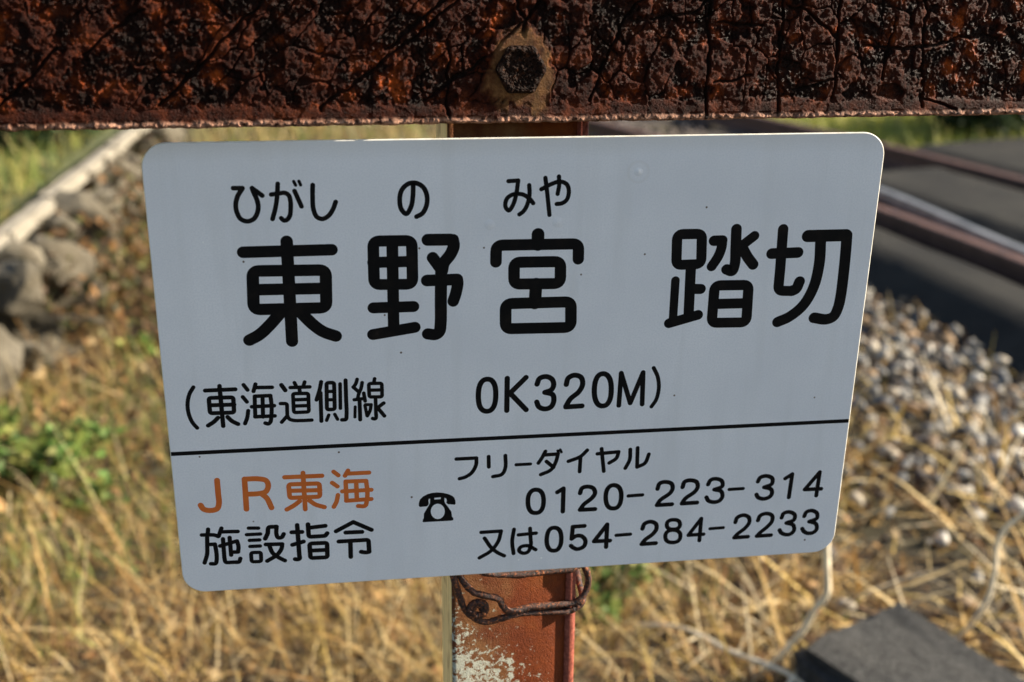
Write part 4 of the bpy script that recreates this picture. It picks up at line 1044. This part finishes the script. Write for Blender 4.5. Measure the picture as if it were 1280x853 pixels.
def leaves(xyz, size, palette, seed, flat=0.6):
    r = np.random.default_rng(seed); n = len(xyz)
    L = r.uniform(*size, n); az = r.uniform(0, 2 * np.pi, n); el = r.normal(0, flat, n)
    d = np.stack([np.cos(el) * np.cos(az), np.cos(el) * np.sin(az), np.sin(el)], 1)
    s = np.stack([-np.sin(az), np.cos(az), r.normal(0, .4, n)], 1); s /= np.linalg.norm(s, axis=1)[:, None]
    up = np.cross(d, s)
    w_ = L * r.uniform(0.22, 0.38, n)
    V = np.stack([xyz, xyz + d * (L * .45)[:, None] + s * w_[:, None] + up * (L * .12)[:, None], xyz + d * L[:, None], xyz + d * (L * .45)[:, None] - s * w_[:, None] + up * (L * .12)[:, None]], 1)
    F = (np.arange(n) * 4)[:, None] + np.arange(4)[None]
    pal = np.array(palette); tint = pal[r.integers(0, len(pal), n)] * r.uniform(0.65, 1.25, n)[:, None]
    return V.reshape(-1, 3), F, np.repeat(tint, 4, 0)
lit = scatter(12500, -1.12, 1.4, 1.2, 7.0, 31, lambda x, y: 0.2 + 0.8 * sstep(1.9, 2.5, y))
V, F, T = leaves(np.stack([lit[:, 0], lit[:, 1], ground_z(lit[:, 0], lit[:, 1]) + rng.uniform(0.0, 0.035, len(lit))], 1), (0.018, 0.055), [(0.16, 0.08, 0.03), (0.09, 0.045, 0.02), (0.26, 0.13, 0.05), (0.05, 0.03, 0.015), (0.36, 0.21, 0.08), (0.42, 0.30, 0.15)], 32, 0.5)
tag(link('leaf_litter', np_mesh('leaf_litter', V, F, {'tint': T}), M['leaf']), 'fallen brown leaves scattered on the ground before the stone wall', 'leaves', kind='stuff')

def plant(name, loc, rad, hgt, n, size, palette, seed, label, cat, group=None, stems=6):
    e = tag(empty(name, loc), label, cat, group)
    r = np.random.default_rng(seed)
    cl = r.normal(0, 1, (max(6, n // 60), 3)); cl /= np.linalg.norm(cl, axis=1)[:, None]; cl *= r.uniform(0.35, 1.0, len(cl))[:, None]
    p = cl[r.integers(0, len(cl), n)] + r.normal(0, 0.16, (n, 3))
    p[:, 0] *= rad; p[:, 1] *= rad; p[:, 2] = np.maximum(0.03, 0.5 + 0.5 * p[:, 2]) * hgt
    V, F, T = leaves(p, size, palette, seed + 1, 0.7)
    link('foliage', np_mesh('foliage', V, F, {'tint': T}), M['leaf'], e)
    bm = bmesh.new()
    for k in range(stems):
        a = r.uniform(0, 6.28); q0 = Vector((0.08 * rad * math.cos(a), 0.08 * rad * math.sin(a), -0.03)); q1 = Vector((0.6 * rad * math.cos(a), 0.6 * rad * math.sin(a), hgt * r.uniform(.5, .85)))
        d = (q1 - q0); rot = d.to_track_quat('Z', 'Y').to_matrix().to_4x4()
        bmesh.ops.create_cone(bm, cap_ends=True, segments=6, radius1=0.03 * hgt, radius2=0.008 * hgt, depth=d.length, matrix=Matrix.Translation((q0 + q1) / 2) @ rot)
    bm_obj('stem', bm, M['sleeper'], e)
    return e
WEED = 'small low clump of green weeds growing through the dry leaves'
bram = scatter(5200, -1.22, -0.5, 3.2, 6.2, 51, lambda x, y: 0.9 * (1 - sstep(-0.9, -0.55, x + 0.25 * (clump(x, y, 4, 5) - .5))))
V, F, T = merge([leaves(np.stack([bram[:, 0], bram[:, 1], rng.uniform(0.0, 0.30, len(bram)) * (1 - sstep(-1.2, -0.6, bram[:, 0]))], 1), (0.02, 0.06), [(0.08, 0.05, 0.025), (0.13, 0.075, 0.035), (0.05, 0.035, 0.018), (0.24, 0.12, 0.04), (0.10, 0.10, 0.03), (0.045, 0.05, 0.015)], 52, 0.8)])
tag(link('dead_brambles', np_mesh('dead_brambles', V, F, {'tint': T}), M['leaf']), 'dark dead weeds tangled against the stone wall', 'weeds', kind='stuff')
for k, (x, y, rad, h_, n) in enumerate(((-0.90, 2.20, 0.19, 0.16, 640), (-0.55, 2.95, 0.10, 0.10, 160), (-0.80, 3.15, 0.09, 0.10, 140), (0.40, 1.42, 0.10, 0.10, 170), (-0.62, 3.75, 0.14, 0.12, 200), (-0.72, 2.02, 0.08, 0.06, 90))):
    plant('weed_clump', (x, y, 0.0), rad, h_, n, (0.02, 0.05), GREEN + [(0.13, 0.24, 0.05)], 60 + k, {0: 'large dense clump of broad leaved green weeds before the stone wall', 3: 'green weeds in the straw right beside the rusty post'}.get(k, WEED), 'weeds', 'green weed clumps in the dry grass', 3)
DG = [(0.02, 0.035, 0.012), (0.03, 0.05, 0.015), (0.045, 0.07, 0.02)]
plant('bush', (4.30, 7.0, 0), 0.50, 0.6, 5200, (0.04, 0.09), DG, 80, 'dense dark green bush beyond the far rail and asphalt', 'bush')
plant('bush', (-1.58, 5.55, 0.26), 0.24, 0.36, 2400, (0.03, 0.06), DG, 82, 'dark leafy bush on the bank behind the coping', 'bush')
plant('bush', (-1.95, 5.75, 0.26), 0.22, 0.3, 1500, (0.03, 0.06), DG + GREEN[:2], 88, 'low dark green shrub in the bank grass', 'bush')
plant('bush', (-1.55, 9.6, 0.25), 0.6, 0.7, 2200, (0.04, 0.08), GREEN + DG[:1], 84, 'loose green bush at the end of the bank', 'bush')
plant('bush', (2.4, 11.5, 0), 1.0, 0.9, 2600, (0.05, 0.10), DG + GREEN, 86, 'green bush in the grass where the track curves away', 'bush')

# ------------------------------------------------------------------ gravel beside the crossing
def gravel(xy, size, seed, palette, zjit=0.02):
    r = np.random.default_rng(seed)
    bm = bmesh.new(); bmesh.ops.create_icosphere(bm, subdivisions=1, radius=1); bv = np.array([v.co[:] for v in bm.verts]); bf = np.array([[v.index for v in f.verts] for f in bm.faces]); bm.free()
    n = len(xy); k = len(bv)
    s = r.uniform(*size, n)[:, None, None] * r.uniform(0.5, 1.15, (n, 1, 3)) * np.array([1, 1, 0.75]); V = bv[None] * (1 + r.normal(0, 0.13, (n, k, 1)))
    V = V * s
    a = r.uniform(0, 6.28, n); b = r.uniform(-.6, .6, n)
    c_, s_ = np.cos(b)[:, None], np.sin(b)[:, None]; X = V[:, :, 0] * c_ - V[:, :, 2] * s_; Zv = V[:, :, 0] * s_ + V[:, :, 2] * c_
    c_, s_ = np.cos(a)[:, None], np.sin(a)[:, None]; X2 = X * c_ - V[:, :, 1] * s_; Y2 = X * s_ + V[:, :, 1] * c_
    z = ground_z(xy[:, 0], xy[:, 1]) + r.uniform(-.005, zjit, n)
    V = np.stack([X2 + xy[:, :1], Y2 + xy[:, 1:], Zv + z[:, None]], -1).reshape(-1, 3)
    F = (np.arange(n)[:, None, None] * k + bf[None]).reshape(-1, 3)
    pal = np.array(palette); t_ = pal[r.integers(0, len(pal), n)] * r.uniform(0.7, 1.15, n)[:, None]
    return V, F, np.repeat(t_, k, 0)
GREY = [(0.17, 0.165, 0.155), (0.24, 0.22, 0.185), (0.10, 0.10, 0.10), (0.32, 0.275, 0.21), (0.035, 0.033, 0.032), (0.20, 0.13, 0.07), (0.46, 0.43, 0.375), (0.06, 0.047, 0.036), (0.13, 0.085, 0.05)]
gx = scatter(5200, 0.75, 2.15, 1.1, 5.2, 41, lambda x, y: (0.05 + 0.95 * sstep(1.05, 1.45, x + 0.25 * (clump(x, y, 3, 3) - .5) - 0.10 * (y - 2)) * sstep(1.55, 1.9, y)) * (x < rail_x(y) - 0.46))
g2 = scatter(1800, 1.0, 4.2, 5.2, 9.5, 42, lambda x, y: (np.abs(x - rail_x(y) - 0.55) < 1.2) * 1.0)
V, F, T = merge([gravel(gx, (0.006, 0.038), 43, GREY, 0.03), gravel(g2, (0.02, 0.04), 44, [(0.12, 0.09, 0.075), (0.17, 0.13, 0.10), (0.09, 0.075, 0.07)], 0.03)])
tag(link('gravel', np_mesh('gravel', V, F, {'tint': T}), M['stone_bit']), 'loose grey ballast gravel beside the asphalt', 'gravel', kind='stuff')

# ------------------------------------------------------------------ dark block in the straw, thick broken stems
q = NT('dark_block'); c = q.coord()
n1 = q.noise(c, 90, 5, 0.75); n2 = q.noise(c, 9, 4)
q.bump(n1, 1.0, 0.014)
M['block'] = q.set(base=q.mix(q.ramp(n2, (.4, 0), (.7, .4)), q.ramp(n1, (0.3, (0.008, 0.008, 0.008)), (0.62, (0.085, 0.082, 0.077))), (0.07, 0.066, 0.06)), rough=0.9, spec=0.2)
o = slab('concrete_block', 0.29, 0.56, 0.17, M['block'], None, 0.022, 3, 0.006)
o.location = (0.884, 0.832, 0.060); o.rotation_euler = (0.05, -0.02, R(27))
tag(o, 'dark grey weathered concrete block lying in the straw', 'block')
def stem(P, rad, label):
    o = tube('dry_stem', [(a * 1000, b * 1000, c_ * 1000) for a, b, c_ in P], rad, M['stem'], None, False, 7, 6, 3)
    return tag(o, label, 'stem')
q = NT('stem_straw'); c = q.coord('Object', (1, 1, .2))
M['stem'] = q.set(base=q.ramp(q.noise(c, 60, 4), (0.3, (0.68, 0.55, 0.36)), (0.7, (0.84, 0.74, 0.55))), rough=0.6)
stem([(0.625, 1.16, -0.02), (0.632, 1.09, 0.06), (0.639, 1.032, 0.135), (0.642, 0.988, 0.195), (0.642, 0.946, 0.261), (0.648, 0.919, 0.309), (0.638, 0.905, 0.358), (0.626, 0.894, 0.415), (0.605, 0.884, 0.532)], 5.2, 'pale thick dry stalk kinked halfway, rising behind the right end of the sign')
stem([(1.04, 1.20, -0.02), (1.056, 1.12, 0.13), (1.059, 1.105, 0.215), (1.053, 1.103, 0.271), (1.061, 1.094, 0.311), (1.077, 1.073, 0.349), (1.121, 1.041, 0.428), (1.19, 1.0, 0.50)], 4.6, 'pale dry stalk curling over beside the dark concrete block')
stem([(0.50, 0.86, 0.02), (0.577, 0.93, 0.075), (0.662, 1.02, 0.10), (0.80, 1.15, 0.06), (0.90, 1.24, 0.0)], 4.4, 'broken dry stalk lying on the straw before the kinked stalk')
stem([(0.42, 1.32, 0.02), (0.50, 1.22, 0.07), (0.56, 1.10, 0.09), (0.64, 0.99, 0.10), (0.72, 0.92, 0.03)], 3.8, 'thin dry stalk lying slantwise between the post and the concrete block')
